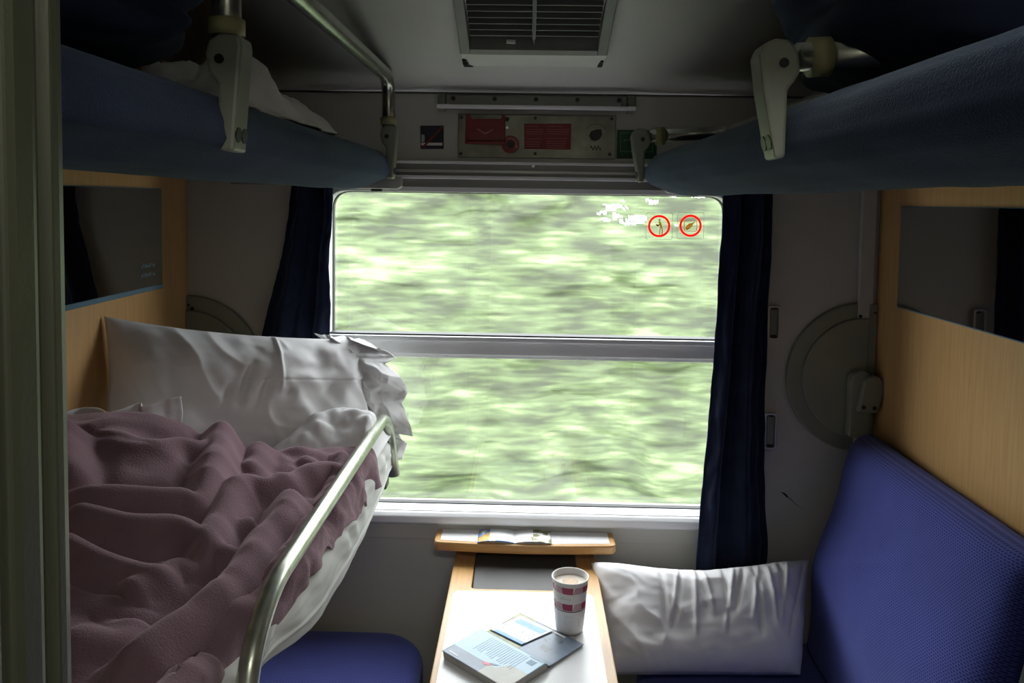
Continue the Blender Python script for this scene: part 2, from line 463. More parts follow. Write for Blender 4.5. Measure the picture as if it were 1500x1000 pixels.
# sill: white rounded nosing and sloping aluminium apron
sz = wz0
prism('sill', [W(wx0 - .1, YB + .04, sz + .004), W(wx0 - .1, YB - .012, sz + .001), W(wx0 - .1, YB - .022, sz - .008), W(wx0 - .1, YB - .022, sz - .026),
               W(wx0 - .1, YB - .010, sz - .034), W(wx0 - .1, YB + .04, sz - .034)], (wx1 - wx0 + .2, 0, 0), 'white_frame', win, .003)
box('apron', wx0 - .12, wx1 + .12, YB - .005, YB, sz - .078, sz - .034, 'grey_wall', win, .002)
# window latches
for px0, px1, py, tabx in ((514, 590, 276, 551), (972, 1042, 285, 1015)):
    a, b = onY(px0, py, YB - .02), onY(px1, py, YB - .02)
    z = wz1 + .008
    pts = [W(a.x, YB - .035, z + .02), W(b.x, YB - .035, z + .02), W(b.x, YB - .035, z - .004), W(b.x - .012, YB - .035, z - .012), W(a.x + .012, YB - .035, z - .012), W(a.x, YB - .035, z - .004)]
    lt = prism('latch', pts, (0, .04, 0), 'aluminium_dull', win, .003)
    t = onY(tabx, py, YB - .03).x
    box('latch_tab', t - .014, t + .014, YB - .03, YB - .012, z - .018, z - .012, 'dark_rubber', lt, .001)

# header trim over the window (curtain rail profile)
hz = [onY(772, y, YB).z - E for y in (238, 242, 246, 259, 264, 269, 278)]
ht = thing('trim_5', (0, YB, E + hz[-1]), kind='structure')
x0, x1 = -.80, .82
box('upper_lip', x0, x1, YB - .022, YB, hz[1], hz[0], 'white_frame', ht, .0015)
box('rail_channel', x0, x1, YB - .014, YB, hz[3], hz[1], 'header_grey', ht)
box('rail_bead', x0, x1, YB - .018, YB - .014, (hz[2] + hz[3]) / 2 - .004, (hz[2] + hz[3]) / 2 + .004, 'aluminium_dull', ht, .0015)
box('lower_lip', x0, x1, YB - .026, YB, hz[4], hz[3], 'white_frame', ht, .002)
box('rail_face', x0, x1, YB - .016, YB, hz[6] + .004, hz[4], 'header_grey', ht)
disc('screw', W(onY(781, 244, YB).x, YB - .022, hz[1] - .003), .004, (0, -1, 0), .003, 'aluminium', ht)

# ------------------------------------------------------------------ outside: green hedge along the line
def hedge():
    nu, nv = 620, 330
    u = np.linspace(-7, 7, nu)[:, None]; v = np.linspace(0, 1, nv)[None, :]
    zb = -3.2 + v * 3.75                            # relative to the eye
    top = .08 * fbm(u * .9, 3.1, 0, 11) + .05 * fbm(u * 3, 1.7, 0, 12) + .05 * fbm(u * 9, 1.2, 0, 13) + .55
    z = -3.2 + v * (3.2 + top + .0 * zb)
    yb = 4.6 + .35 * (z + 3.2) + 1.6 * sstep(.93, 1.0, v) * np.ones_like(u)
    d = .25 * fbm(u * .8, z * 1.2, 0, 21, 2) + .10 * fbm(u * 2.2, z * 4.2, 0, 22, 2) + .022 * fbm(u * 4.6, z * 13, 0, 23, 2)
    P = np.stack([u + 0 * z, yb - d, E + z + .05 * fbm(u * 3, z * 8, 0, 31, 2)], -1)
    return P
hP = hedge()
hf = []
for q in gridfaces(*hP.shape[:2]):
    c = hP.reshape(-1, 3)[q[0]]
    if .15 < c[0] < 1.3 and -.16 < c[2] - E < .10:
        g = fbm(c[0] * 6.5, c[2] * 20, 0, 207, 3) - .55 * abs(c[0] - .85) + .22 - 1.2 * abs(c[2] - E + .03)
        if g > .36: continue
    hf.append(q)
hg = mk('hedge', hP.reshape(-1, 3), hf, 'hedge_leaf', None, smooth=True)
tag(hg, 'dense pale green hedge growing beside the railway line outside the window', 'hedge', kind='stuff')
def clumps():
    V, Fc = [], []
    ns, nr = 14, 8
    for k in range(170):
        x = rng.uniform(-8, 8); z = rng.uniform(.35, .9)
        if abs(x - .9) < .6 and z < .3 and rng.random() < .8: continue
        y = 8.8 + rng.uniform(-.3, .6)
        sx, sy, sz_ = rng.uniform(.3, .75), rng.uniform(.15, .3), rng.uniform(.05, .13)
        b = len(V)
        for i in range(nr + 1):
            th = math.pi * i / nr
            for j in range(ns):
                ph = 2 * math.pi * j / ns
                q = 1 + .25 * math.sin(3 * ph + k) * math.sin(th)
                V.append((x + sx * q * math.sin(th) * math.cos(ph), y + sy * math.sin(th) * math.sin(ph), E + z + sz_ * math.cos(th) + .03 * math.sin(ph * 2 + k)))
        for i in range(nr):
            for j in range(ns):
                Fc.append((b + i * ns + j, b + (i + 1) * ns + j, b + (i + 1) * ns + (j + 1) % ns, b + i * ns + (j + 1) % ns))
    return V, Fc
V, Fc = clumps()
ck = mk('tree_foliage', V, Fc, 'hedge_leaf', None, smooth=True)
tag(ck, 'loose leafy branches rising over the hedge outside the window', 'foliage', kind='stuff')
gr = struct(box('ground', -14, 14, YB + .6, 14, -3.4, -3.2, 'hedge_leaf'))

# ------------------------------------------------------------------ upper berths
def berth_mattress(name, xf, xw, y0, y1, parent, mat='velour_blue'):
    """padded berth: rounded front and far end, profile swept along Y. xf front edge, xw wall side"""
    s = 1 if xw > xf else -1
    w = abs(xw - xf)
    lo = .0195 if s > 0 else .0245      # lowest line of the padded front; the underside rises towards the wall
    prof = [(w, .062), (.30, .042), (.17, lo + .005), (.12, lo), (.09, lo + .002), (.06, lo + .009), (.035, lo + .0195), (.016, lo + .028), (.006, .058), (.001, .068), (.002, .088), (.008, .104), (.022, .118), (.048, .127), (.12, .133), (.35, .137), (w, .137)]
    pr = []
    for i in range(len(prof) - 1):
        for k in range(3):
            t = k / 3; pr.append((prof[i][0] * (1 - t) + prof[i + 1][0] * t, prof[i][1] * (1 - t) + prof[i + 1][1] * t))
    pr.append(prof[-1])
    pr = np.array(pr)
    ys = np.concatenate([np.linspace(y0, y1 - .06, 60), y1 - .06 + .06 * np.sin(np.linspace(0, math.pi / 2, 12))[1:]])
    P = np.zeros((len(ys), len(pr), 3))
    for i, y in enumerate(ys):
        e = max(0, (y - (y1 - .06)) / .06); ins = .038 * (1 - math.sqrt(max(0, 1 - e * e)))
        zc = .075; zs = 1 - .16 * (1 - math.sqrt(max(0, 1 - e * e)))
        xx = ins + pr[:, 0] * (w - ins) / w
        wob = .004 * fbm(y * 5, pr[:, 0] * 8, pr[:, 1] * 30, 41)
        P[i, :, 0] = xf + s * (xx + wob)
        P[i, :, 1] = y
        P[i, :, 2] = E + zc + (pr[:, 1] - zc) * zs + .0025 * fbm(y * 7, pr[:, 0] * 12, 0, 43)
    nu, nv = P.shape[:2]
    f = gridfaces(nu, nv) + [tuple(range(nv)), tuple((nu - 1) * nv + j for j in range(nv - 1, -1, -1))]
    o = fix(mk(name, P.reshape(-1, 3), f, mat, parent, smooth=True))
    return o
def bracket(parent, pts_px, y, dy, front_x_sign, screws=True):
    pts = [onY(px, py, y) for px, py in pts_px]
    return pts
RB = [(1113, 80), (1120, 63), (1138, 55), (1160, 58), (1171, 76), (1174, 104), (1165, 120), (1155, 131), (1153, 180), (1151, 231), (1136, 233), (1128, 190), (1118, 130)]
YN, YF, BT = .90, 1.985, .042
def add_bracket(parent, pts, dy, sgn, bolts):
    """pts on the near side plane; sgn -1 when the front strap faces -X"""
    o = prism('bracket', pts, (0, dy, 0), 'bracket_paint', parent, .004)
    zs = [p.z for p in pts]; lo = min(zs); hi = max(zs)
    cx = sum(p.x for p in pts) / len(pts)
    top = [p for p in pts if p.z > hi - .05]
    tx = sum(p.x for p in top) / len(top)
    disc('pivot_screw', (tx, pts[0].y - .002, hi - .028), .0055, (0, 1, 0), .004, 'bolt_dark', o)
    if bolts:
        # front lower edge of the strap
        fr = sorted([p for p in pts if p.z < lo + .045], key=lambda p: sgn * p.x)[-2:]
        fr = sorted(fr, key=lambda p: p.z)
        d = (fr[1] - fr[0])
        nrm = Vector((-d.z, 0, d.x)) if sgn < 0 else Vector((d.z, 0, -d.x)); nrm.normalize()
        if nrm.x * sgn < 0: nrm = -nrm
        for k in (.27, .73):
            c = fr[0] + d.normalized() * .020 + Vector((0, dy * k, 0)) - nrm * .002
            disc('bolt', c, .0088, nrm, .0032, 'bolt_dark', o)
    return o

ub = thing('upper_berth', (.62, 1.2, E + .012), 'blue velour upper berth beside the mirror, its guard rail folded down', 'berth')
berth_mattress('mattress', .292, XR - .002, YD + .02, 2.035, ub)
ptsn = [onY(px, py, YN) for px, py in RB]
add_bracket(ub, ptsn, BT, -1, True)
sh = Vector((0, YF - YN, 0))
add_bracket(ub, [p + sh for p in ptsn], BT, -1, True)
# folded-down guard rail lying towards the wall
pv = onY(1180, 84, YN + .02); 
zr = pv.z
path = round_path([Vector((pv.x - .01, YN + .02, zr)), Vector((pv.x + .19, YN + .02, zr + .012)), Vector((pv.x + .19, YF + .02, zr + .012)), Vector((pv.x - .01, YF + .02, zr))], .06)
tube('guard_rail', path, .0165, 'rail_metal', ub)
for y in (YN + .02, YF + .02):
    tube('collar', [Vector((pv.x + .004, y, zr)), Vector((pv.x + .026, y, zr + .001))], .023, 'collar_yellow', ub)

lb = thing('upper_berth', (-.62, 1.2, E + .012), 'blue velour upper berth with raised metal guard rail and white linen', 'berth')
XFL = -.347
berth_mattress('mattress', XFL, XL + .002, YD + .02, 2.035, lb)
LB = [(299, 75), (305, 57), (322, 50), (362, 51), (370, 64), (369, 120), (364, 175), (362, 222), (342, 223), (320, 216), (319, 150), (317, 118), (302, 100)]
LB = [(299, 78), (304, 58), (318, 50), (350, 50), (353, 66), (349, 120), (345, 175), (342, 222), (321, 220), (319, 170), (318, 122), (304, 104)]
ptsl = [onY(px, py, YN) for px, py in LB]
add_bracket(lb, ptsl, BT, 1, True)
shl = Vector((0, YF - .02 - YN, 0))
add_bracket(lb, [p + shl for p in ptsl], BT, 1, True)
c0 = onY(332, 52, YN + .02)
ztop = onY(574, 108, 1.93).z
xr = c0.x
path = round_path([Vector((xr, YN + .02, c0.z - .02)), Vector((xr, YN + .02, ztop)), Vector((xr, YF, ztop)), Vector((xr, YF, c0.z - .02))], .07)
tube('guard_rail', path, .0165, 'rail_metal', lb)
for y in (YN + .02, YF):
    tube('collar', [Vector((xr, y, c0.z + .0)), Vector((xr, y, c0.z + .018))], .021, 'collar_yellow', lb)

# bedding stowed on the upper berths
def blob(name, c, r, mat, seed, amp=.12, nu=70, nv=60, power=3.0, fold=0.0, parent=None, zfloor=None):
    u = np.linspace(0, 2 * math.pi, nu, endpoint=False)[None, :]; v = np.linspace(1e-3, math.pi - 1e-3, nv)[:, None]
    d = np.stack([np.sin(v) * np.cos(u), np.sin(v) * np.sin(u), np.cos(v) + 0 * u], -1)
    q = (np.abs(d) ** power).sum(-1) ** (-1 / power)
    n = 1 + amp * fbm(d[..., 0] * 2.2 + seed, d[..., 1] * 2.2, d[..., 2] * 2.2, seed, 3)
    if fold: n = n + fold * np.sin(d[..., 2] * 9 + 2 * fbm(d[..., 0] * 2, d[..., 1] * 2, 0, seed)) * (1 - np.abs(d[..., 2]))
    Pp = d * (q * n)[..., None] * np.array(r) + np.array([c[0], c[1], E + c[2]])
    if zfloor is not None: Pp[..., 2] = np.maximum(Pp[..., 2], E + zfloor)
    Fq = []
    for i in range(nv - 1):
        for j in range(nu):
            Fq.append((i * nu + j, i * nu + (j + 1) % nu, (i + 1) * nu + (j + 1) % nu, (i + 1) * nu + j))
    return fix(mk(name, Pp.reshape(-1, 3), Fq, mat, parent, smooth=True))
tag(blob('rolled_blanket', (.625, .98, .250), (.27, .30, .125), 'dark_blanket', 5, .16, fold=.04, power=2.6, zfloor=.1395),
    'dark navy blanket heaped on the berth with folded rail', 'blanket')
tag(blob('rolled_blanket', (-.655, .86, .238), (.25, .17, .105), 'dark_blanket', 9, .18, fold=.06, zfloor=.1395),
    'dark navy blanket bundled on the berth with raised rail', 'blanket')
def linen():
    nu, nv = 80, 46
    u = np.linspace(0, 1, nu)[:, None]; v = np.linspace(0, 1, nv)[None, :]
    y = 1.10 + .58 * u + 0 * v; x = -.395 - .22 * v + .03 * fbm(u * 5, v * 3, 0, 61)
    env = (np.sin(np.pi * np.clip(u, 0, 1)) ** .5) * (1 - .6 * u) * sstep(0, .22, v) * sstep(0, .25, 1 - v)
    z = .1385 + env * (.075 + .045 * fbm(u * 7 + v * 3, v * 4, 0, 62) + .02 * np.abs(fbm(u * 12, v * 9, 0, 64)))
    return np.stack([x, y, E + np.maximum(z, .1385) - .008 * sstep(.12, 0, v)], -1)
tag(grid('crumpled_linen', linen(), 'white_cotton', None, .004, off=0), 'crumpled white linen lying on the upper berth behind the rail', 'linen')

# ------------------------------------------------------------------ ceiling vent
vx0, vx1 = onY(683, 100, 1.93).x, onY(879, 100, 1.93).x
zl = onY(780, 81, 1.765).z - E        # lower face height
ya, yb_ = 1.765, onZ(780, 100, zl - .004).y
vent = thing('ceiling_vent', ((vx0 + vx1) / 2, 1.6, E + zl - .006), 'chipped white ceiling air vent with dark grille', 'vent')
slope = .36
def vf(x, t, dn=0.0):   # a point on the sloping grille face; t metres from the lower edge towards the door
    return W(x, ya - t, zl + slope * t + dn)
LEN = .46
fw = .022
# sloping frame
def slab(name, x0, x1, t0, t1, d0, d1, mat, parent, bev=.0):
    pts = [vf(x0, t0, d0), vf(x1, t0, d0), vf(x1, t1, d0), vf(x0, t1, d0)]
    return prism(name, pts, (0, 0, d1 - d0), mat, parent, bev)
slab('frame_side', vx0, vx0 + fw, .0, LEN, 0, .05, 'vent_paint_shaded', vent, .002)
slab('frame_side', vx1 - fw, vx1, .0, LEN, 0, .05, 'vent_paint_shaded', vent, .002)
slab('frame_end', vx0 + fw, vx1 - fw, 0, .02, 0, .05, 'vent_paint_shaded', vent, .001)
slab('frame_end', vx0 + fw, vx1 - fw, LEN - .03, LEN, 0, .05, 'vent_paint_shaded', vent, .001)
slab('back_plate', vx0 + fw, vx1 - fw, .02, LEN - .03, .040, .045, 'vent_dark', vent)
# white lower lip
lip = [W(vx0 - .002, ya, zl + .001), W(vx0 - .002, ya + .12, zl - .004), W(vx0 - .002, yb_ - .012, zl - .002), W(vx0 - .002, yb_, zl + .008), W(vx0 - .002, yb_, zl + .045), W(vx0 - .002, ya, zl + .07)]
lipo = prism('lower_lip', lip, (vx1 - vx0 + .004, 0, 0), 'vent_paint', vent, .003)
for cx_, cy_, sx_, sy_ in ((vx0 + .008, .84, .010, .02), (vx0 + .002, .55, .004, .05), (vx1 - .006, .55, .005, .05), (vx0 + .006, .50, .005, .035)):
    y = ya + (yb_ - ya) * cy_
    zc = zl - .0042 if cy_ < .7 else zl - .0035
    pts = [W(cx_ + sx_ * math.cos(a) * (1 + .3 * math.sin(3 * a)), y + sy_ * math.sin(a) * (1 + .3 * math.cos(2 * a)), zc - .0012) for a in np.linspace(0, 2 * math.pi, 12, endpoint=False)]
    prism('paint_chip', pts, (0, 0, .004), 'chip_black', lipo)
nsl = 17
for k in range(nsl):
    t = .062 + k * .0215
    if t > LEN - .05: break
    xm = (vx0 + vx1) / 2
    for xa, xb in ((vx0 + fw + .003, xm - .004), (xm + .004, vx1 - fw - .003)):
        slab('slat', xa, xb, t, t + .0028, .006, .030, 'vent_slat', vent)
slab('centre_bar', xm - .0035, xm + .0035, .058, LEN - .03, .002, .032, 'vent_slat', vent)
slab('centre_pin', xm - .0015, xm + .0015, .02, .058, .012, .020, 'vent_slat', vent)
tube('knob', [vf(onY(742, 62, 1.74).x, .035, .010), vf(onY(755, 62, 1.74).x, .034, .010)], .0045, 'vent_paint', vent)

# ------------------------------------------------------------------ towel rail under the ceiling
tr0, tr1 = onY(640, 150, 2.08), onY(931, 156, 2.08)
tz = onY(785, 157, 2.075).z - E
rail = thing('coat_rail', ((tr0.x + tr1.x) / 2, YB, E + tz), 'slim aluminium coat rail on the wall above the emergency brake', 'rail')
zb0, zb1 = onY(785, 151, YB).z - E, onY(785, 141, YB).z - E
bp_ = box('back_strip', tr0.x + .03, tr1.x - .03, YB - .006, YB, zb0 - .02, zb1, 'header_grey', rail, .001)  # darkened grey puts the shade behind the bar into the colour
for k in range(5):
    x = tr0.x + .04 + (tr1.x - tr0.x - .08) * k / 4
    disc('screw', W(x, YB - .006, (zb0 + zb1) / 2), .006, (0, -1, 0), .003, 'bolt_dark', bp_, 12)
box('front_bar', tr0.x, tr1.x, YB - .054, YB - .040, tz - .006, tz + .004, 'white_frame', rail, .003)  # white instead of aluminium: reflected window light painted into the bar
box('shelf_plate', tr0.x + .01, tr1.x - .01, YB - .042, YB - .004, tz - .0045, tz - .0025, 'header_grey', rail)  # same painted shade as the back strip
for x in (tr0.x, tr1.x - .02):
    prism('end_bracket', [W(x, YB - .045, tz - .004), W(x, YB - .001, tz - .01), W(x, YB - .001, zb1 + .004), W(x, YB - .02, zb1 + .002)], (.02, 0, 0), 'bracket_paint', rail, .002)

# ------------------------------------------------------------------ emergency brake plate
pz0, pz1 = onY(785, 232, YB).z - E, onY(785, 168, YB).z - E
px0, px1 = onY(671, 200, YB).x, onY(902, 200, YB).x
plate = thing('emergency_brake_panel', ((px0 + px1) / 2, YB, E + pz0), 'brushed steel panel with red emergency brake handle and red notice', 'panel')
bpn = box('plate', px0, px1, YB - .004, YB, pz0, pz1, 'steel_plate', plate, .002)
for px, py in ((676, 172), (675, 225), (784, 173), (784, 225), (896, 174), (893, 226)):
    p = onY(px, py, YB - .004); disc('screw', p, .0045, (0, -1, 0), .002, 'bolt_dark', bpn, 10)
def pxprism(name, pts, y, dy, mat, parent, bev=0.0):
    return prism(name, [onY(a, b, y) for a, b in pts], (0, dy, 0), mat, parent, bev)
hb = pxprism('brake_handle', [(683, 168), (689, 168), (690, 174), (734, 174), (735, 168), (740, 168), (740, 209), (681, 208)], YB - .024, .021, 'red_plastic', plate, .002)
pxprism('handle_face', [(687, 191), (734, 191), (734, 206), (686, 205)], YB - .028, .006, 'red_plastic', hb, .001)
pxprism('handle_lip', [(681, 207), (740, 208), (740, 211), (681, 210)], YB - .034, .014, 'red_plastic', hb, .001)
pxprism('chevron', [(698, 189), (700, 188), (711, 194.5), (722, 188.5), (723, 189.5), (711, 197)], YB - .0295, .003, 'sign_print', hb)
cdisc = onY(747.5, 211.5, YB - .012)
rd = disc('lock_disc', cdisc, .0235, (0, 1, 0), .009, 'red_plastic', plate, 28, .001)
disc('lock_hole', cdisc + Vector((0, -.002, 0)), .010, (0, 1, 0), .004, 'bolt_dark', rd, 16)
def arc_strip(name, c, r0, r1, a0, a1, y, mat, parent, n=18, dy=.001):
    ang = np.linspace(math.radians(a0), math.radians(a1), n)
    pts = [Vector((c.x + r1 * math.cos(a), y, c.z + r1 * math.sin(a))) for a in ang] + [Vector((c.x + r0 * math.cos(a), y, c.z + r0 * math.sin(a))) for a in ang[::-1]]
    o = None
    verts = pts + [p + Vector((0, dy, 0)) for p in pts]; m = len(pts); f = []
    for i in range(n - 1):
        a, b, c2, d = i, i + 1, m - 2 - i, m - 1 - i
        f += [(a, b, c2, d), (m + d, m + c2, m + b, m + a), (a, m + a, m + b, b), (d, c2, m + c2, m + d)]
    f += [(0, m - 1, 2 * m - 1, m), (n - 1, m + n - 1, m + n, n)]
    return fix(mk(name, verts, f, mat, parent))
arc_strip('arrow_arc', cdisc, .0155, .0175, -10, 130, cdisc.y - .0008, 'sign_print', rd)
prism('arrow_head', [cdisc + Vector(d) for d in ((.0125, -.0008, -.004), (.0205, -.0008, -.003), (.0155, -.0008, -.0105))], (0, .001, 0), 'sign_print', rd)
for py, r, m in ((175, .006, 'bolt_dark'), (187, .0035, 'aluminium')):
    disc('catch', onY(743, py, YB - .004), r, (0, -1, 0), .006, m, plate, 12)
sg = pxprism('notice', [(768, 181), (837, 181), (836, 219), (768, 218)], YB - .0052, .0015, 'red_sign', plate)
rt, upv = Vector((1, 0, 0)), Vector((0, 0, 1))
text('notice_heading', 'Notbremse', .0072, onY(770, 185.5, YB - .0056), rt, upv, 'sign_print', sg, .0002)
text('notice_heading', 'Emergency brake', .0062, onY(801, 185.5, YB - .0056), rt, upv, 'sign_print', sg, .0002)
for c0_, c1_, rows in ((770, 796, (189, 192.3, 195.6, 203, 207.4, 210.7, 214)), (801, 834, (189, 192.3, 195.6, 202, 206.3, 209.6, 212.9, 216))):
    for k, r in enumerate(rows):
        a = onY(c0_, r, YB - .0056); b = onY(c1_ - (k * 37 % 9), r, YB - .0056)
        box('print_line', a.x, b.x, YB - .0056, YB - .0052, a.z - E - .0012, a.z - E + .0002, 'sign_print', sg)
kc = onY(873, 199, YB - .004)
kb = prism('selector_knob', [onY(a, b, YB - .004) for a, b in ((863, 199), (865, 193), (872, 190.5), (880, 190), (881, 198), (878, 204), (872, 207), (866, 205))], (0, -.02, 0), 'bolt_dark', plate, .002)
arc_strip('dial_arc', kc, .031, .0322, 35, 145, YB - .0046, 'bolt_dark', plate)
for k in range(6):
    p = onY(866 + k * 2.6, 215 + (k % 2) * 3, YB - .0044); box('dial_mark', p.x - .002, p.x + .002, YB - .0046, YB - .004, p.z - E - .003, p.z - E + .003, 'bolt_dark', plate)

# no-smoking sign, green sign
ns = thing('no_smoking_sign', onY(633, 218, YB), 'dark navy square no-smoking sign on the wall', 'sign')
pxprism('sign_plate', [(615.5, 184), (650, 184), (650, 218), (616, 218)], YB - .002, .002, 'navy_sign', ns)
pxprism('cigarette', [(617, 209), (648, 209), (648, 213), (617, 213)], YB - .0026, .001, 'white_print', ns)
for k in range(3):
    a = 617.3 + k * 1.6
    pxprism('smoke', [(a, 197 + k % 2), (a + .9, 197), (a + 1.4, 202), (a + .8, 208), (a, 208), (a + .5, 202)], YB - .0026, .001, 'white_print', ns)
pxprism('red_bar', [(617, 216), (646, 186), (649, 186.5), (620.5, 217)], YB - .003, .001, 'red_sign', ns)
gs = thing('green_sign', onY(925, 232, YB), 'green safety sign with white border beside the steel panel', 'sign')
pxprism('sign_plate', [(904, 190), (962, 191), (962, 233), (903, 232)], YB - .002, .002, 'green_sign', gs)
a, b = onY(909, 194, YB), onY(956, 223, YB)
for nm, xx in (('h', (a.x, b.x, a.z - .0016, a.z)), ('h', (a.x, b.x, b.z, b.z + .0016)), ('v', (a.x, a.x + .0016, b.z, a.z)), ('v', (b.x - .0016, b.x, b.z, a.z))):
    box('border_line', xx[0], xx[1], YB - .0026, YB - .002, xx[2] - E, xx[3] - E, 'pale_green_print', gs)
pxprism('pictogram', [(929, 199), (934, 198), (937, 200), (937, 206), (932, 207), (929, 204)], YB - .0026, .001, 'pale_green_print', gs)
pxprism('pictogram', [(913, 205), (915, 203.5), (917, 205), (915, 207.5)], YB - .0026, .001, 'pale_green_print', gs)
pxprism('pictogram', [(918, 204.5), (927, 204), (927, 205), (918, 205.5)], YB - .0026, .001, 'pale_green_print', gs)

# stickers on the window pane
YS = YB + .0475
def sticker(cxp, cyp, label):
    c = onY(cxp, cyp, YS)
    t = thing('prohibition_sticker', c - Vector((0, 0, .036)), label, 'sticker')
    h = .0365; y = YS
    o_ = rounded([c + Vector((-h, 0, -h)), c + Vector((h, 0, -h)), c + Vector((h, 0, h)), c + Vector((-h, 0, h))], .006, 4)
    h2 = h - .0007
    i_ = rounded([c + Vector((-h2, 0, -h2)), c + Vector((h2, 0, -h2)), c + Vector((h2, 0, h2)), c + Vector((-h2, 0, h2))], .006, 4)
    ring_plate('film_edge', o_, i_, -.0004, 'aluminium_dull', t)
    arc_strip('ring', c, .0246, .0305, 0, 360, y - .0006, 'sticker_red', t, 49, .0006)
    return t, c
def sp(name, c, pts, mat, t):
    return prism(name, [c + Vector((a * .00118, -.0006, b * .00118)) for a, b in pts], (0, .0006, 0), mat, t)
st, c = sticker(965.5, 331, 'round red-ringed sticker with standing figure on the window pane')
disc('figure_head', c + Vector((.0008, -.0006, .0168)), .0030, (0, 1, 0), .0006, 'sticker_brown', st, 12)
sp('figure_torso', c, [(-1, 11), (3, 11), (5.5, 5), (7.5, -3), (2, -5), (1.5, 3), (-4, 1), (-7, 4), (-8, 2.5), (-4, -1.5), (0, 3)], 'sticker_brown', st)
sp('figure_leg', c, [(2, -5), (4, -4), (3, -12), (2.6, -20), (.4, -20), (.8, -12)], 'sticker_brown', st)
sp('figure_leg', c, [(5, -4), (7.6, -3), (9, -11), (8.4, -20), (6, -20), (6.6, -12)], 'sticker_brown', st)
st, c = sticker(1011.5, 330.5, 'round red-ringed sticker with bottle picture on the window pane')
o_ = rounded([c + Vector((a * .001, -.0006, b * .001)) for a, b in ((-18, -15), (18, -15), (18, 14), (-18, 14))], .004, 3)
i_ = rounded([c + Vector((a * .001, -.0006, b * .001)) for a, b in ((-16.6, -13.6), (16.6, -13.6), (16.6, 12.6), (-16.6, 12.6))], .0036, 3)
ring_plate('window_outline', o_, i_, .0005, 'sticker_brown', st)
sp('table_line', c, [(-15, -8), (15, -8), (15, -7), (-15, -7)], 'sticker_brown', st)
sp('bottle', c, [(-12, -5), (-9, 0), (-3, 5.5), (4, 6.5), (9, 10), (10.5, 8.5), (6, 4.5), (3, -2), (-4, -8), (-8, -10), (-11, -8)], 'sticker_brown', st)

# ------------------------------------------------------------------ mirrors on the partitions
def mirror(X, sgn, far_px, top_py, bot_py, near_y, label):
    a = onX(far_px, top_py, X); b = onX(far_px, bot_py, X)
    y1 = a.y; z1 = a.z - E; z0 = b.z - E
    t = thing('wall_mirror', (X, (near_y + y1) / 2, E + z0), label, 'mirror')
    d = -sgn * .004
    pr = sorted((X, X + d))
    box('backing', pr[0], pr[1], near_y, y1, z0, z1, 'mirror_edge', t)
    pr = sorted((X + d, X + d * 1.4))
    box('glass', pr[0], pr[1], near_y + .002, y1 - .002, z0 + .003, z1 - .002, 'mirror_glass', t)
    return t, z0, z1, y1
mirror(XR, 1, 1323, 302, 452, 1.472, 'frameless mirror on the wood panel above the blue backrest')
t, z0, z1, y1 = mirror(XL, -1, 234, 276, 421, 1.50, 'frameless mirror on the wood panel beside the pillow, blue lower edge')
box('lower_edge', XL, XL + .0075, 1.50, y1, z0 - .002, z0 + .010, 'mirror_edge', t, .002)
# maker's etched mark, worn and unreadable
for k in range(7):
    for r in range(2):
        y = y1 - .05 - k * .010
        box('etched_mark', XL + .0056, XL + .0060, y, y + .006 - (k * 3 % 4) * .001, z0 + .035 + r * .022, z0 + .035 + r * .022 + .006 + (k % 3) * .002, 'mirror_edge', t)

# ------------------------------------------------------------------ hinge discs of the middle berths
def hinge(cxp, cyp, sgn, label):
    c = onY(cxp, cyp, YB - .008); R = .203
    xe = XR - .001 if sgn > 0 else XL + .001
    t = thing('berth_hinge', Vector((c.x, YB, c.z - R)), label, 'hinge')
    def loop(r, y, x_end, n=40):
        pts = []
        a1 = math.acos(max(-1, min(1, (x_end - c.x) * sgn / r)))
        for a in np.linspace(a1, 2 * math.pi - a1, n):
            pts.append(Vector((c.x + sgn * r * math.cos(a), y, c.z + r * math.sin(a))))
        return pts
    xk = c.x + sgn * .012
    o = prism('disc_plate', loop(R, YB, xk) + [], (0, -.012, 0), 'bracket_paint', t, .005)
    prism('raised_cover', loop(R * .80, YB - .012, xk), (0, -.008, 0), 'bracket_paint', t, .006)
    x0_, x1_ = sorted((xk - sgn * .002, xe))
    box('flange', x0_, x1_, YB - .016, YB, c.z - E - .20, c.z - E + .201, 'bracket_paint', t, .003)
    disc('screw', (c.x - sgn * .012, YB - .012, c.z + R - .036), .005, (0, -1, 0), .003, 'bolt_dark', t, 12)
    disc('screw', (xe - sgn * .008, YB - .016, c.z + R - .026), .003, (0, -1, 0), .003, 'bolt_dark', t, 12)
    # lever arm
    def lv(a, b): return Vector((c.x + sgn * a, YB - .02, c.z + b))
    arm = [lv(-.045, -.15), lv(-.045, .0), lv(-.038, .018), lv(-.018, .028), lv(.004, .022), lv(.012, .004), lv(.012, -.15)]
    prism('lever_socket', arm, (0, -.028, 0), 'bracket_paint', t, .004)
    arm2 = [lv(-.030, -.080), lv(-.016, .002), lv(-.004, .014), lv(.012, .018), lv(.026, .012), lv(.034, -.004), lv(.034, -.03), lv(.022, -.082)]
    l2 = prism('lever', [p + Vector((0, -.024, 0)) for p in arm2], (0, -.022, 0), 'bracket_paint', t, .005)
    for dx, dz in ((-.016, -.066), (.012, -.068)):
        disc('lever_screw', lv(dx, dz) + Vector((0, -.046, 0)), .0055, (0, -1, 0), .002, 'bolt_dark', l2, 12)
    return t
hinge(1262, 553, 1, 'round grey berth hinge plate with lever above the blue backrest')
hinge(277, 540, -1, 'round grey berth hinge plate half hidden behind the pillow')

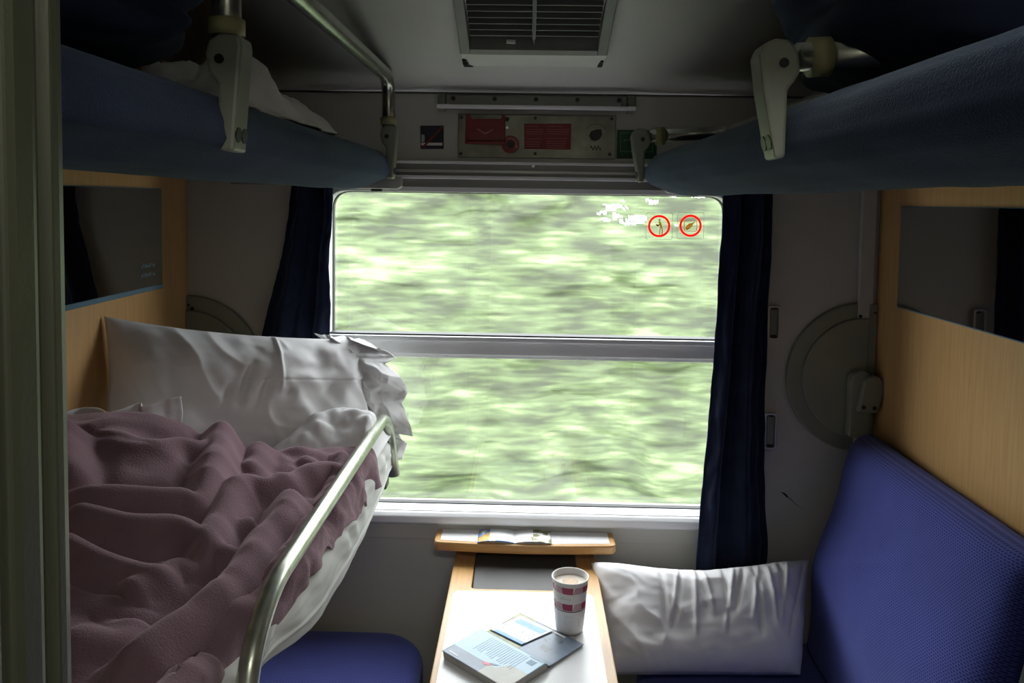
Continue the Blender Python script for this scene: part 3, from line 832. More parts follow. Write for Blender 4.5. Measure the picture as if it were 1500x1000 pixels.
# grab handles beside the curtain
def handle(px, py0, py1, label):
    a, b = onY(px, py0, YB), onY(px, py1, YB)
    x = a.x
    t = thing('wall_grip', Vector((x, YB, b.z)), label, 'handle')
    zc0, zc1 = b.z - E, a.z - E
    lo_ = lambda d: rounded([W(x - .020 + d, YB - .022, zc0 + d), W(x + .014 - d, YB - .022, zc0 + d), W(x + .014 - d, YB - .022, zc1 - d), W(x - .020 + d, YB - .022, zc1 - d)], .007, 4)
    ring_plate('loop', lo_(0), lo_(.0055), .010, 'aluminium_dull', t, .002)
    box('grip', x - .009, x + .010, YB - .012, YB, zc0 + .008, zc1 - .008, 'bracket_paint', t, .003)
    for z in (zc0 + .002, zc1 - .012):
        box('mount', x - .008, x + .006, YB - .016, YB, z, z + .010, 'bolt_dark', t, .002)
    return t
handle(1133, 446, 496, 'small grey wall handle beside the curtain, higher one by the hinge top')
handle(1128, 602, 655, 'small grey wall handle beside the curtain, lower one by the backrest top')
# hairline crack in the wall paint
for pts in ([(1143, 720), (1150, 722), (1155, 727), (1153, 729), (1148, 724)], [(1155, 727.4), (1166, 738), (1178, 747), (1165.5, 738.6), (1154.5, 728.4)]):
    pxprism('paint_crack', pts, YB - .0006, .0006, 'chip_black', wall_back)

# ------------------------------------------------------------------ curtains
def curtain(rows, Y, seed, npleat, amp, label, hem=0.0):
    """rows: (py, left px, right px) from top to hem"""
    nv, nu = 110, 90
    rows = np.array(rows, float)
    py = np.linspace(rows[0, 0], rows[-1, 0], nv)
    l = np.interp(py, rows[:, 0], rows[:, 1]); r = np.interp(py, rows[:, 0], rows[:, 2])
    def sm(a, k=9):
        p = np.pad(a, k, mode='edge'); return np.convolve(p, np.ones(2 * k + 1) / (2 * k + 1), 'valid')
    l, r = sm(l), sm(r)
    P = np.zeros((nu, nv, 3))
    for j in range(nv):
        a, b = onY(l[j], py[j], Y), onY(r[j], py[j], Y)
        u = np.linspace(0, 1, nu)
        ph = u + .05 * fbm(u * 3, j / nv * 2.2, 0, seed)
        k = j / nv
        off = amp * (np.sin(ph * npleat * 2 * math.pi + seed) + .45 * np.sin(ph * npleat * 4.6 * math.pi + 1.3 * seed + 2 * k))
        off += .010 * fbm(u * 7, k * 9, 0, seed + 3) + .004 * fbm(u * 16 + k * 14, k * 20, 0, seed + 7)
        uu = u + .018 * np.cos(ph * npleat * 2 * math.pi + seed)
        P[:, j, 0] = a.x + (b.x - a.x) * uu
        P[:, j, 1] = Y + off
        P[:, j, 2] = a.z + (b.z - a.z) * u + hem * np.sin(ph * npleat * 2 * math.pi + seed) * k ** 8
    return tag(grid('curtain', P, 'curtain_navy', None, .003, off=0), label, 'curtain')
curtain([(262, 1060, 1134), (330, 1057, 1134), (450, 1050, 1127), (600, 1041, 1121), (680, 1033, 1124), (720, 1029, 1117), (770, 1024, 1128), (830, 1019, 1127), (846, 1020, 1122)],
        2.068, 3, 2.0, .018, 'long navy curtain hanging beside the wall handles down to the pillow', .01)
curtain([(262, 427, 489), (330, 420, 489), (380, 410, 482), (430, 397, 486), (480, 384, 484), (540, 376, 482), (600, 378, 480)],
        2.068, 8, 1.5, .018, 'navy curtain gathered beside the window behind the leaning pillow', .0)

# ------------------------------------------------------------------ seats
def cushion(name, x0, x1, y0, y1, z0, z1, r, mat, parent, uvdir=0, crown=.012, rc=.09):
    """rounded seat cushion; plan with rounded corners, rounded top edge"""
    n = 10
    def plan(ins):
        pts = []
        for cx_, cy_, a0 in ((x1, y1, 0), (x0, y1, 90), (x0, y0, 180), (x1, y0, 270)):
            sx = -1 if cx_ == x1 else 1; sy = -1 if cy_ == y1 else 1
            c = (cx_ + sx * rc, cy_ + sy * rc)
            for k in range(n + 1):
                a = math.radians(a0 + 90 * k / n); rr = max(.002, rc - ins)
                pts.append((c[0] + rr * math.cos(a), c[1] + rr * math.sin(a)))
        return pts
    rings = [(0, z0)]
    for k in range(7):
        a = math.pi / 2 * k / 6; rings.append((r * (1 - math.cos(a)), z1 - r + r * math.sin(a)))
    V, Fq = [], []
    m = 4 * (n + 1)
    for ins, z in rings:
        for p in plan(ins): V.append((p[0], p[1], E + z))
    nr = len(rings)
    for i in range(nr - 1):
        for j in range(m): Fq.append((i * m + j, i * m + (j + 1) % m, (i + 1) * m + (j + 1) % m, (i + 1) * m + j))
    # inner rings for the crown
    last = plan(r); cx_, cy_ = (x0 + x1) / 2, (y0 + y1) / 2
    for k, s in enumerate((.75, .4, .05)):
        b = len(V)
        for p in last: V.append((cx_ + (p[0] - cx_) * s, cy_ + (p[1] - cy_) * s, E + z1 + crown * (1 - s)))
        for j in range(m): Fq.append((b - m + j, b - m + (j + 1) % m, b + (j + 1) % m, b + j))
    Fq.append(tuple(range(len(V) - m, len(V)))); Fq.append(tuple(range(m))[::-1])
    V = np.array(V)
    uv = np.stack([V[:, 0], V[:, 1] + (V[:, 2] - E - z1)], -1)
    return fix(mk(name, V, Fq, mat, parent, smooth=True, uvs=uv))
SZ = -1.172
ls = thing('bench_seat', (-.6, 1.3, 0), 'blue knitted bench seat below the unmade berth', 'seat')
cushion('seat_cushion', XL + .004, -.252, .40, 2.085, SZ - .12, SZ, .035, 'seat_knit', ls, rc=.13)
box('seat_base', XL + .004, -.33, .42, 2.08, -E, SZ - .12, 'dark_green_vinyl', ls, .01)
rs = thing('bench_seat', (.6, 1.3, 0), 'blue knitted bench seat under the white pillow and backrest', 'seat')
cushion('seat_cushion', .30, XR - .004, .40, 2.085, SZ - .12, SZ, .035, 'seat_knit', rs, rc=.13)
box('seat_base', .38, XR - .004, .42, 2.08, -E, SZ - .12, 'dark_green_vinyl', rs, .01)

# backrest: the folded-down middle berth
def backrest(name, ya, yb, topx, topz, botx, botz, th, mat, parent, bulge=.018, curve=.030):
    nu, nv = 60, 60
    ax = Vector((topx - botx, 0, topz - botz)); Lh = ax.length; ax.normalize()
    nrm = Vector((-ax.z, 0, ax.x))            # towards the aisle (-X)
    V = []; uv = []
    # closed profile around the height direction: front surface then back
    s = np.linspace(0, 1, nv)
    front = []
    for t in s:
        e = max(0, 1 - ((t - .80) / .20) ** 4) if t > .80 else 1
        step = -curve * math.exp(-((t - .40) / .22) ** 2)
        front.append((t * Lh, th * (.15 + .85 * e ** .5) - step))
    back = [(t * Lh, 0.0) for t in s[::-1]]
    profl = front + back
    us = np.concatenate([.5 - .5 * np.cos(np.linspace(0, math.pi, nu))])
    P = np.zeros((nu, len(profl), 3)); UV = np.zeros((nu, len(profl), 2))
    for i, u in enumerate(us):
        e = (1 - abs(2 * u - 1) ** 10) ** .5
        for j, (h, d) in enumerate(profl):
            y = ya + (yb - ya) * u
            dd = d * (.3 + .7 * e) + (bulge * math.sin(math.pi * u) * math.sin(math.pi * h / Lh) if d > th * .3 else 0)
            q = Vector((botx, y, E + botz)) + ax * h + nrm * (dd - th)
            P[i, j] = q; UV[i, j] = (y, h)
    # small pulls in the cloth
    w = .003 * fbm(P[..., 1] * 6, P[..., 2] * 6, 0, 77) + .004 * np.exp(-((P[..., 2] - E + .86 + .55 * (P[..., 1] - 1.85)) / .012) ** 2) * sstep(1.55, 1.7, P[..., 1]) * sstep(2.0, 1.9, P[..., 1])
    P[..., 0] -= w
    m = len(profl)
    f = gridfaces(nu, m, True) + [tuple(range(m)), tuple((nu - 1) * m + j for j in range(m - 1, -1, -1))]
    return fix(mk(name, P.reshape(-1, 3), f, mat, parent, smooth=True, uvs=UV.reshape(-1, 2)))
tp = onY(1243, 630, 2.05); bt = onY(1176, 1000, 2.05)
br_ = thing('seat_backrest', (.80, 1.7, E - 1.16), 'tall blue knitted seat backrest leaning against the wood panel', 'backrest')
backrest('backrest_cushion', 1.325, 2.065, tp.x - .016, tp.z - E, bt.x - .010, -1.155, .085, 'seat_knit', br_, .0, .034)
prism('backing_board', [W(tp.x + .088, 1.33, tp.z - E - .050), W(tp.x + .075, 1.33, tp.z - E - .042), W(bt.x + .10, 1.33, -1.15), W(bt.x + .118, 1.33, -1.15)], (0, .73, 0), 'chip_black', br_, .003)
br2 = thing('seat_backrest', (.84, .85, E - 1.16), 'dark green backrest panel next to the tall blue backrest', 'backrest')
backrest('backrest_cushion', .42, 1.318, tp.x + .0, tp.z - E - .01, bt.x + .035, -1.155, .06, 'dark_green_vinyl', br2, .004)

# ------------------------------------------------------------------ folding table, bin, shelf
TZ = -.960
tl = onZ(657, 862, TZ).x; trr = onZ(880, 862, TZ).x
tb = thing('window_table', ((tl + trr) / 2, YB, 0), 'narrow wall table with beech rim and white laminate top', 'table')
nx0, nx1 = onZ(690, 862, TZ).x, onZ(848, 858, TZ).x
ny = onZ(760, 863, TZ).y
yn = 1.22
outl = [W(tl, yn, TZ - .026), W(trr, yn, TZ - .026), W(trr, YB, TZ - .026), W(nx1, YB, TZ - .026), W(nx1, ny, TZ - .026), W(nx0, ny, TZ - .026), W(nx0, YB, TZ - .026), W(tl, YB, TZ - .026)]
def round_some(pts, radii, n=6):
    out = []; m = len(pts)
    for i in range(m):
        if not radii[i]: out.append(pts[i]); continue
        p, a, b = pts[i], pts[i - 1], pts[(i + 1) % m]
        s, e = p + (a - p).normalized() * radii[i], p + (b - p).normalized() * radii[i]
        out += [s * (1 - t) ** 2 + p * 2 * t * (1 - t) + e * t * t for t in [k / n for k in range(n + 1)]]
    return out
prism('table_rim', round_some(outl, [.05, .05, 0, 0, .014, .014, 0, 0]), (0, 0, .026), 'beech_edge', tb, .003)
lx0, lx1, ly1 = onZ(664, 868, TZ).x, onZ(868, 868, TZ).x, onZ(765, 867, TZ).y
lam = rounded([W(lx0, yn + .02, TZ - .001), W(lx1, yn + .02, TZ - .001), W(lx1, ly1, TZ - .001), W(lx0, ly1, TZ - .001)], .025, 6)
prism('laminate_top', lam, (0, 0, .0016), 'table_white', tb)
prism('support_leg', [W(-.06, 1.34, -E), W(.04, 1.34, -E), W(.04, 1.39, -E), W(-.06, 1.39, -E)], (0, 0, E + TZ - .026), 'aluminium_dull', tb, .004)
bn = thing('waste_bin', ((nx0 + nx1) / 2, YB, E - 1.35), 'dark grey waste bin set into the notch behind the table top', 'bin')
prism('bin_lid', [W(nx0 + .002, ny + .003, TZ - .010), W(nx0 + .002, YB - .020, TZ + .012), W(nx0 + .002, YB - .020, TZ - .012), W(nx0 + .002, ny + .003, TZ - .026)], (nx1 - nx0 - .004, 0, 0), 'bin_grey', bn, .003)
box('bin_body', nx0 + .004, nx1 - .004, ny + .012, YB - .001, -1.35, TZ - .024, 'bin_grey', bn, .006)
box('bin_handle', nx0 + .012, nx1 - .012, YB - .022, YB - .004, TZ + .012, TZ + .024, 'aluminium_dull', bn, .003)

SHZ = -.905
sx0, sx1 = onY(636, 800, 2.05).x, onY(902, 800, 2.05).x
shf = thing('wall_shelf', ((sx0 + sx1) / 2, YB, E + SHZ - .025), 'small wall shelf with beech rim and white inlay under the window', 'shelf')
def bow(x0, x1, yb, yf, z, n=16, dpt=.012):
    pts = [W(x0, yb, z), W(x1, yb, z)]
    fr = []
    for k in range(n + 1):
        t = k / n; x = x1 + (x0 - x1) * t
        fr.append(W(x, yf - dpt * math.sin(math.pi * t), z))
    return pts, fr
b0, fr = bow(sx0, sx1, YB - .001, 2.036, SHZ - .026)
rr_ = b0 + fr
prism('shelf_rim', round_some(rr_, [0.0, 0.0, .018] + [0] * (len(fr) - 2) + [.018]), (0, 0, .026), 'beech_rim', shf, .006)
b0, fr = bow(sx0 + .017, sx1 - .017, YB - .008, 2.046, SHZ - .0006)
prism('white_inlay', b0 + fr, (0, 0, .0014), 'table_white', shf)
box('shelf_bracket', nx0 + .0, nx1 - .0, YB - .014, YB, SHZ - .06, SHZ - .026, 'dark_rubber', shf)

def sheet_print(name, o, ex, ey, nx_, ny_, fn, mats, parent, up=Vector((0, 0, 1)), lift=lambda u, v: 0.0):
    """printed sheet: corner o, edges ex, ey; fn(u,v) gives the print colour index of each face"""
    V, Fq, mi = [], [], []
    for i in range(nx_ + 1):
        for j in range(ny_ + 1):
            u, v = i / nx_, j / ny_
            V.append(o + ex * u + ey * v + up * lift(u, v))
    for i in range(nx_):
        for j in range(ny_):
            Fq.append((i * (ny_ + 1) + j, (i + 1) * (ny_ + 1) + j, (i + 1) * (ny_ + 1) + j + 1, i * (ny_ + 1) + j + 1))
            mi.append(fn((i + .5) / nx_, (j + .5) / ny_))
    return mk(name, V, Fq, None, parent, smooth=True, mats=mats, midx=mi)

# brochure on the shelf
bra, brb = onZ(697, 808, SHZ + .002).x, onZ(809, 808, SHZ + .002).x
def bro(u, v):
    n = float(vnoise(u * 14, v * 6, 0, 91))
    if u < .17: return 2 if n > -.1 else (1 if n > -.5 else 0)
    if u > .72 and n > .15: return 3
    if v < .08 and .25 < u < .5: return 1
    return 0
br = thing('brochure', ((bra + brb) / 2, 2.07, E + SHZ + .001), 'open white brochure with colour pictures on the wall shelf', 'brochure')
o_ = sheet_print('pages', W(bra, 2.031, SHZ + .0016), Vector((brb - bra, 0, 0)), Vector((0, .078, 0)), 44, 18, bro, ['paper_white', 'print_blue', 'print_gold', 'print_olive'], br,
                 lift=lambda u, v: .006 * abs(math.sin(2 * math.pi * min(1, max(0, u)))) ** .7)
o_.modifiers.new('thickness', 'SOLIDIFY').thickness = .0012

# ------------------------------------------------------------------ coffee cup
cb = onZ(834, 921, TZ + .001)
cupb = Vector((cb.x, cb.y, E + TZ + .0008))
cup = thing('coffee_cup', cupb, 'paper coffee cup with maroon checked print and plain white sleeve', 'cup')
def lathe(name, prof, mat, parent, c, seg=56, cap=False):
    V, Fq = [], []
    for r, z in prof:
        for k in range(seg):
            a = 2 * math.pi * k / seg; V.append((c.x + r * math.cos(a), c.y + r * math.sin(a), c.z + z))
    n = len(prof)
    for i in range(n - 1):
        for k in range(seg): Fq.append((i * seg + k, i * seg + (k + 1) % seg, (i + 1) * seg + (k + 1) % seg, (i + 1) * seg + k))
    if cap: Fq.append(tuple(range((n - 1) * seg, n * seg)))
    return fix(mk(name, V, Fq, mat, parent, smooth=True))
CH = .122
def cr(z): return .0295 + (.0405 - .0295) * z / CH
lathe('cup_wall', [(.0005, .004), (cr(0) - .002, .004), (cr(0), .0), (cr(.02), .02), (cr(.06), .06), (cr(CH), CH), (cr(CH) - .0012, CH), (cr(.06) - .0012, .06), (cr(.02) - .0012, .02), (.0005, .008)], 'cup_white', cup, cupb)
rim = [(cr(CH) + .0018 * math.cos(a), CH + .0018 * math.sin(a)) for a in np.linspace(0, 2 * math.pi, 13)]
lathe('rim', rim, 'cup_white', cup, cupb)
lathe('coffee', [(cr(CH - .012) - .0014, CH - .012), (.026, CH - .0118), (.018, CH - .0115)], 'coffee_milk', cup, cupb, cap=False)
lathe('foam_swirl', [(.0185, CH - .0116), (.012, CH - .0112), (.004, CH - .011)], 'coffee_foam', cup, cupb, cap=True)
lathe('sleeve', [(cr(.004) + .0002, .004), (cr(.006) + .0013, .006), (cr(.056) + .0014, .056), (cr(.057) + .0013, .057), (cr(.057) + .0001, .057)], 'cup_white', cup, cupb)
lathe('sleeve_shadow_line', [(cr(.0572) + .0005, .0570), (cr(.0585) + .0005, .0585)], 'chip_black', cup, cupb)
def cup_patch(a0, a1, z0, z1, skew=0.0, n=6, dr=.0004):
    V, Fq = [], []
    for i in range(n + 1):
        for j in range(2):
            z = (z0, z1)[j]; a = a0 + (a1 - a0) * i / n + skew * j
            r = cr(z) + dr; V.append((cupb.x + r * math.cos(a), cupb.y + r * math.sin(a), cupb.z + z))
    for i in range(n): Fq.append((i * 2, i * 2 + 2, i * 2 + 3, i * 2 + 1))
    return V, Fq
def patch_obj(name, lst, mat, parent):
    V, Fq = [], []
    for v, f in lst:
        b = len(V); V += v; Fq += [tuple(b + i for i in q) for q in f]
    return fix(mk(name, V, Fq, mat, parent, smooth=True))
for z0, z1 in ((.060, .0755), (.0985, .1135)):
    sol, hat = [], []
    for k in range(5):
        w = 2 * math.pi / 5
        a = math.atan2(-cupb.y, -cupb.x) - w * .36 + w * k
        sol.append(cup_patch(a, a + w * .5, z0, z1))
        for q in range(6):
            aa = a + w * (.52 + .076 * q); hat.append(cup_patch(aa, aa + w * .036, z0, z1, w * .10, 2))
    for one in sol: patch_obj('check_block', [one], 'cup_maroon', cup)
    tag(patch_obj('hatch_print', hat, 'cup_maroon', cup), kind='stuff')
# faint script mark on the white band and print lines on the sleeve
camdir = math.atan2(-cupb.y, -cupb.x)
mk_l = [cup_patch(camdir - .42 + .06 * k, camdir - .37 + .06 * k, .0855 + .0012 * (k % 2), .0868 + .0012 * (k % 2), 0, 2) for k in range(8)]
mk_l += [cup_patch(camdir - .62 + .08 * k, camdir - .60 + .08 * k, .083 + .002 * k, .090 + .001 * k, .08, 2) for k in range(3)]
patch_obj('script_mark', mk_l, 'cup_grey', cup)
patch_obj('sleeve_print', [cup_patch(camdir - .25, camdir + .25, .0465, .0471, 0, 8, .0019), cup_patch(camdir - .5, camdir + .5, .008, .0085, 0, 8, .0019)] +
          [cup_patch(camdir + .62, camdir + .66, .022 + .004 * k, .0245 + .004 * k, 0, 2, .0019) for k in range(5)], 'cup_grey', cup)

# ------------------------------------------------------------------ open book, face down, and a leaflet
bz = TZ + .0008
A, B, C = onZ(653, 956, bz + .018), onZ(710, 918, bz + .018), onZ(804, 968, bz + .018)
for p in (A, B, C): p.z = E + bz
ex = C - B                    # along the spine, towards the viewer
ex0 = ex.copy()
ey = A - B                    # across the thick half
# keep the book rectangular
ey = (ey - ex.normalized() * ey.dot(ex.normalized()))
book = thing('paperback_book', (B + ex * .5), 'open paperback lying face down with pale blue back cover', 'book')
exn, eyn = ex.normalized(), ey.normalized()
th = .017
# pages of the thick half, rounded towards the spine
prf = [(0.012, 0), (.004, .006), (.003, th * .6), (.012, th - .0012), (.03, th - .0008), (ey.length - .002, th - .0012), (ey.length - .004, 0.0008)]
prism('pages', [B + exn * .0015 + eyn * a + Vector((0, 0, b)) for a, b in prf], exn * (ex.length - .003), 'page_edges', book)
def lift_back(u, v): # v across from spine
    return th - .010 * max(0, 1 - v * 9) ** 2
def bookfn(u, v):
    # u 0 far .. 1 near along the spine ; v 0 at spine .. 1 outer edge
    if v > .72:
        if u < .40: return 1
        if u < .56: return 3 if v > .80 else 1
        return 4
    if u > .74 - .35 * (v - .5) and v > .5: return 4 if u > .6 else 0
    return 0
bc = sheet_print('back_cover', B, ex, ey, 60, 44, bookfn, ['print_sky', 'print_slate', 'paper_white', 'print_slate', 'print_sand', 'print_pink'], book, lift=lift_back)
bc.modifiers.new('thickness', 'SOLIDIFY').thickness = .0007
def bpt(u, v, h=th + .0010): return B + ex * u + ey * v + Vector((0, 0, h))
def bquad(name, q, mat, par, h=th + .0009):
    return prism(name, [bpt(u, v, h) for u, v in q], (0, 0, .0002), mat, par)
for k in range(17):           # blurb lines
    u = .22 + .035 * k
    e = .60 - (.12 if k % 5 == 4 else .012 * (k * 7 % 4))
    bquad('blurb_line', [(u, .14), (u + .010, .14), (u + .010, e), (u, e)], 'print_line', bc)
for k in range(9):
    u = .835 + .011 * k
    bquad('barcode_bar', [(u, .16), (u + (.004 if k % 3 else .007), .16), (u + (.004 if k % 3 else .007), .29), (u, .29)], 'print_line', bc)
bquad('barcode_rule', [(.79, .10), (.80, .10), (.96, .10), (.96, .115), (.79, .115)], 'print_slate', bc)
bquad('pink_figure', [(.46, .745), (.52, .72), (.60, .70), (.575, .76), (.52, .79)], 'print_pink', bc)
bquad('pink_figure', [(.55, .70), (.60, .66), (.66, .64), (.62, .70)], 'print_slate', bc, th + .0011)
bquad('title_word', [(.06, .90), (.20, .90), (.20, .93), (.06, .93)], 'paper_white', bc)
# thin half: front cover lying flat beyond the spine
ez = -eyn * (ey.length * .93)
def lift_front(u, v): return .0045 + (th - .014) * max(0, 1 - v * 6) ** 1.5
def frontfn(u, v):
    n = float(fbm(u * 5, v * 5, 0, 93))
    if u < .55 - .3 * v: return 1 if n > -.45 else 2
    if u > .80 + .15 * n: return 2
    return 0 if n > -.05 else 2
fc = sheet_print('front_cover', B + Vector((0, 0, 0)), ex, ez, 50, 40, frontfn, ['print_hill', 'print_olive', 'print_slate'], book, lift=lift_front)
fc.modifiers.new('thickness', 'SOLIDIFY').thickness = .0007
prism('front_pages', [B + exn * .002 - eyn * .004 + Vector((0, 0, .0004)), B + exn * .002 - eyn * (ey.length * .91) + Vector((0, 0, .0004)),
                      B + exn * .002 - eyn * (ey.length * .91) + Vector((0, 0, .0036)), B + exn * .002 - eyn * .02 + Vector((0, 0, .0036))], exn * (ex.length - .004), 'page_edges', book)
prism('title_word', [B + ex * u + ez * v + Vector((0, 0, .0049)) for u, v in ((.60, .90), (.76, .90), (.76, .94), (.60, .94))], (0, 0, .0008), 'paper_white', fc)
# leaflet slipped over the cover
q = [onZ(717, 921, bz + .007), onZ(763, 902, bz + .007), onZ(808, 926, bz + .007), onZ(764, 944, bz + .007)]
for p in q: p.z = E + bz + .0070
lfo, lex, ley = q[0], q[3] - q[0], q[1] - q[0]
lf = thing('leaflet', lfo, 'white leaflet with blue stripes tucked by the open book', 'leaflet')
def leaf(u, v):
    if v < .13 and u > .12: return 1
    if .66 < v < .90 and .1 < u < .92: return 1
    n = float(vnoise(u * 22, v * 22, 0, 95)); return 2 if (n > .72 and .2 < v < .6) else 0
o_ = sheet_print('paper', lfo, lex, ley, 40, 30, leaf, ['paper_white', 'print_blue', 'print_slate'], lf)
o_.modifiers.new('thickness', 'SOLIDIFY').thickness = .0006

# ------------------------------------------------------------------ pillows
def pillow(TL, TR, BR, BL, th, seed, wr=.010, sag=0.0, nu=150, nv=110, flip=1, pw=2.6, extra=None, pull=1.0):
    TL, TR, BR, BL = [np.array(p) for p in (TL, TR, BR, BL)]
    u = np.linspace(0, 1, nu)[:, None, None]; v = np.linspace(0, 1, nv)[None, :, None]
    # pull corners out, edges in
    uu, vv = 2 * u - 1, 2 * v - 1
    us = u + pull * .035 * (uu) * (np.abs(vv) ** 2 - .6) * (np.abs(uu))
    vs_ = v + pull * .05 * (vv) * (np.abs(uu) ** 2 - .6) * (np.abs(vv))
    base = (BL * (1 - us) + BR * us) * (1 - vs_) + (TL * (1 - us) + TR * us) * vs_
    base[..., 2] -= sag * (np.sin(np.pi * u[..., 0]) ** 1.3) * (v[..., 0] ** 1.5)
    nr = np.cross((BR + TR - BL - TL), (TL + TR - BL - BR)); nr = nr / np.linalg.norm(nr) * flip
    prof = ((1 - np.abs(uu) ** pw).clip(0) ** .55 * (1 - np.abs(vv) ** pw).clip(0) ** .5)[..., 0]
    U, Vv = u[..., 0] + 0 * v[..., 0], v[..., 0] + 0 * u[..., 0]
    edge = np.minimum(1, prof * 3)
    def wrk(sd):
        a = fbm(U * 4 + .6 * fbm(U * 2, Vv * 3, 0, sd + 5), Vv * 3.2, 0, sd, 3)
        b = np.abs(fbm(U * 7 + Vv * 2, Vv * 2.2 - U, 0, sd + 9, 2))
        return wr * (a * 1.2 - b * 1.3) * edge
    front = base + nr * (prof * th + wrk(seed) + (extra(U, Vv) if extra else 0))[..., None]
    back = base - nr * (prof * th * .75 + .5 * wrk(seed + 20))[..., None]
    return front, back
def pillow_obj(name, fb, mat, parent=None):
    f, b = fb; nu, nv = f.shape[:2]
    V = np.concatenate([f.reshape(-1, 3), b.reshape(-1, 3)])
    Fq = gridfaces(nu, nv); n = nu * nv
    Fq2 = [tuple(n + i for i in q[::-1]) for q in Fq]
    rim_ = [i * nv for i in range(nu)] + [(nu - 1) * nv + j for j in range(1, nv)] + [i * nv + nv - 1 for i in range(nu - 2, -1, -1)] + [j for j in range(nv - 2, 0, -1)]
    side = [(rim_[k], rim_[(k + 1) % len(rim_)], n + rim_[(k + 1) % len(rim_)], n + rim_[k]) for k in range(len(rim_))]
    return fix(mk(name, V, Fq + Fq2 + side, mat, parent, smooth=True))
def crease_left(U, Vv):
    g = .010 * np.exp(-((U - .60) / .006) ** 2) * sstep(.45, .7, Vv)
    h = -.003 * np.exp(-((Vv - .60) / .008) ** 2) * sstep(.35, .55, U)
    dents = 0
    for cu, cv, su, sv, a in ((.47, .58, .016, .12, -.020), (.54, .52, .018, .10, -.022), (.40, .48, .018, .09, -.014), (.63, .50, .03, .06, -.012), (.82, .50, .05, .10, -.014), (.74, .70, .08, .05, -.012), (.24, .55, .05, .13, -.010)):
        dents = dents + a * np.exp(-((U - cu - .15 * (Vv - cv)) / su) ** 2 - ((Vv - cv) / sv) ** 2)
    return g + h + dents
pil = thing('pillow', (-.62, 1.8, E - .62), 'large white pillow propped against the window wall on the unmade berth', 'pillow')
TLp = onX(158, 468, XL + .012); 
pillow_obj('pillow_body', pillow(TLp, W(-.425, 2.015, -.368), W(-.375, 1.945, -.610), W(XL + .015, 1.62, -.60), .085, 4, .012, 0.0, flip=1, extra=crease_left), 'white_cotton', pil)
def flap():
    nu, nv = 110, 190
    u = np.linspace(0, 1, nu)[:, None]; v = np.linspace(0, 1, nv)[None, :]
    # inner edge hugging the pillow, ragged outer edge
    inn_px = np.array([(462, 487), (478, 500), (490, 520), (500, 545), (508, 575), (520, 610), (545, 655)], float)
    out_px = np.array([(530, 493), (562, 506), (581, 521), (568, 527), (589, 547), (599, 572), (590, 588), (600, 612), (607, 634), (584, 633), (598, 646), (591, 667), (570, 672)], float)
    vi = np.linspace(0, 1, nv)
    def along(q, Yd):
        t = np.linspace(0, 1, len(q)); return np.array([onY(np.interp(x, t, q[:, 0]), np.interp(x, t, q[:, 1]), Yd) for x in vi])
    inn, out = along(inn_px, 1.985), along(out_px, 2.045)
    w = u[..., None]
    P = inn[None] * (1 - w) + out[None] * w
    n1 = fbm(u * 2.2 + .8 * v, v * 5.5, 0, 101, 2); n2 = 1 - 2 * np.abs(fbm(u * 3 + v * 2, v * 7 + u, 0, 107, 2)); n3 = 1 - 2 * np.abs(fbm(u * 6 - v * 3, v * 12, 0, 109, 2))
    P[..., 1] += -.030 * np.sin(np.pi * np.clip(u * .75 + .12, 0, 1)) - (.012 + .022 * u) * n1 - .026 * n2 * sstep(0, .25, u) - .010 * n3 * .3 * sstep(0, .3, u)
    P[..., 2] += u * .012 * n1 * sstep(1, .7, u)
    return P
grid('pillowcase_end', flap(), 'white_cotton', pil, .002, off=0)

tlp, trp = onY(866, 824, 2.03), onY(1184, 820, 2.03)
blp, brp = W(.205, 1.84, SZ + .035), onY(1172, 992, 1.86)
brp.z = E + SZ + .035
def creases_r(U, Vv):
    g = 0
    for k in range(15):
        cu = .30 + .045 * k + .02 * math.sin(k * 2.3); L0 = .42 + .12 * math.sin(k * 1.7)
        g = g + (.008 if k % 2 else -.008) * np.exp(-((U - cu - .10 * (Vv - .7) * math.sin(k)) / .011) ** 2) * sstep(L0 - .1, L0 + .08, Vv) * sstep(1.0, .9, Vv)
    return g
rp_ = pillow_obj('pillow', pillow(tlp, trp, brp, blp, .095, 14, .009, .030, flip=1, pw=5.0, extra=creases_r, pull=.15), 'white_cotton')
tag(rp_, 'white pillow on the bench seat between table and blue backrest', 'pillow')

# ------------------------------------------------------------------ middle berth: frame, rail, sheet, blanket
MB_T, MB_B = -.605, -.70          # mattress top, berth underside
XF = -.360
mb = thing('middle_berth', (-.63, 1.15, E + MB_B), 'unfolded middle berth with bent metal guard rail', 'berth')
box('mattress', XL + .004, XF - .032, YD + .03, 1.96, MB_B + .02, MB_T, 'velour_blue', mb, .02, 4)
box('base_board', XL + .004, XF - .032, YD + .03, 1.97, MB_B, MB_B + .02, 'dark_green_vinyl', mb, .004)
rf = onY(566, 606, 1.95); RZ = rf.z
xrail = rf.x + .0
path = round_path([Vector((xrail + .006, .935, E - .98)), Vector((xrail + .003, .948, E - .60)), Vector((xrail, 1.05, RZ)), Vector((xrail, 1.952, RZ)), Vector((xrail + .020, 1.955, E - .70))], .075, 12)
tube('guard_rail', path, .0145, 'rail_worn', mb, 20)
box('rail_bracket', xrail - .026, xrail + .002, 1.945, 1.985, -.735, -.655, 'bolt_dark', mb, .004)
box('bracket_lug', xrail + .006, xrail + .020, 1.95, 1.98, -.70, -.63, 'rail_metal', mb, .003)
disc('pivot_bolt', W(xrail + .020, 1.965, -.685), .008, (1, 0, 0), .006, 'bolt_dark', mb, 14)

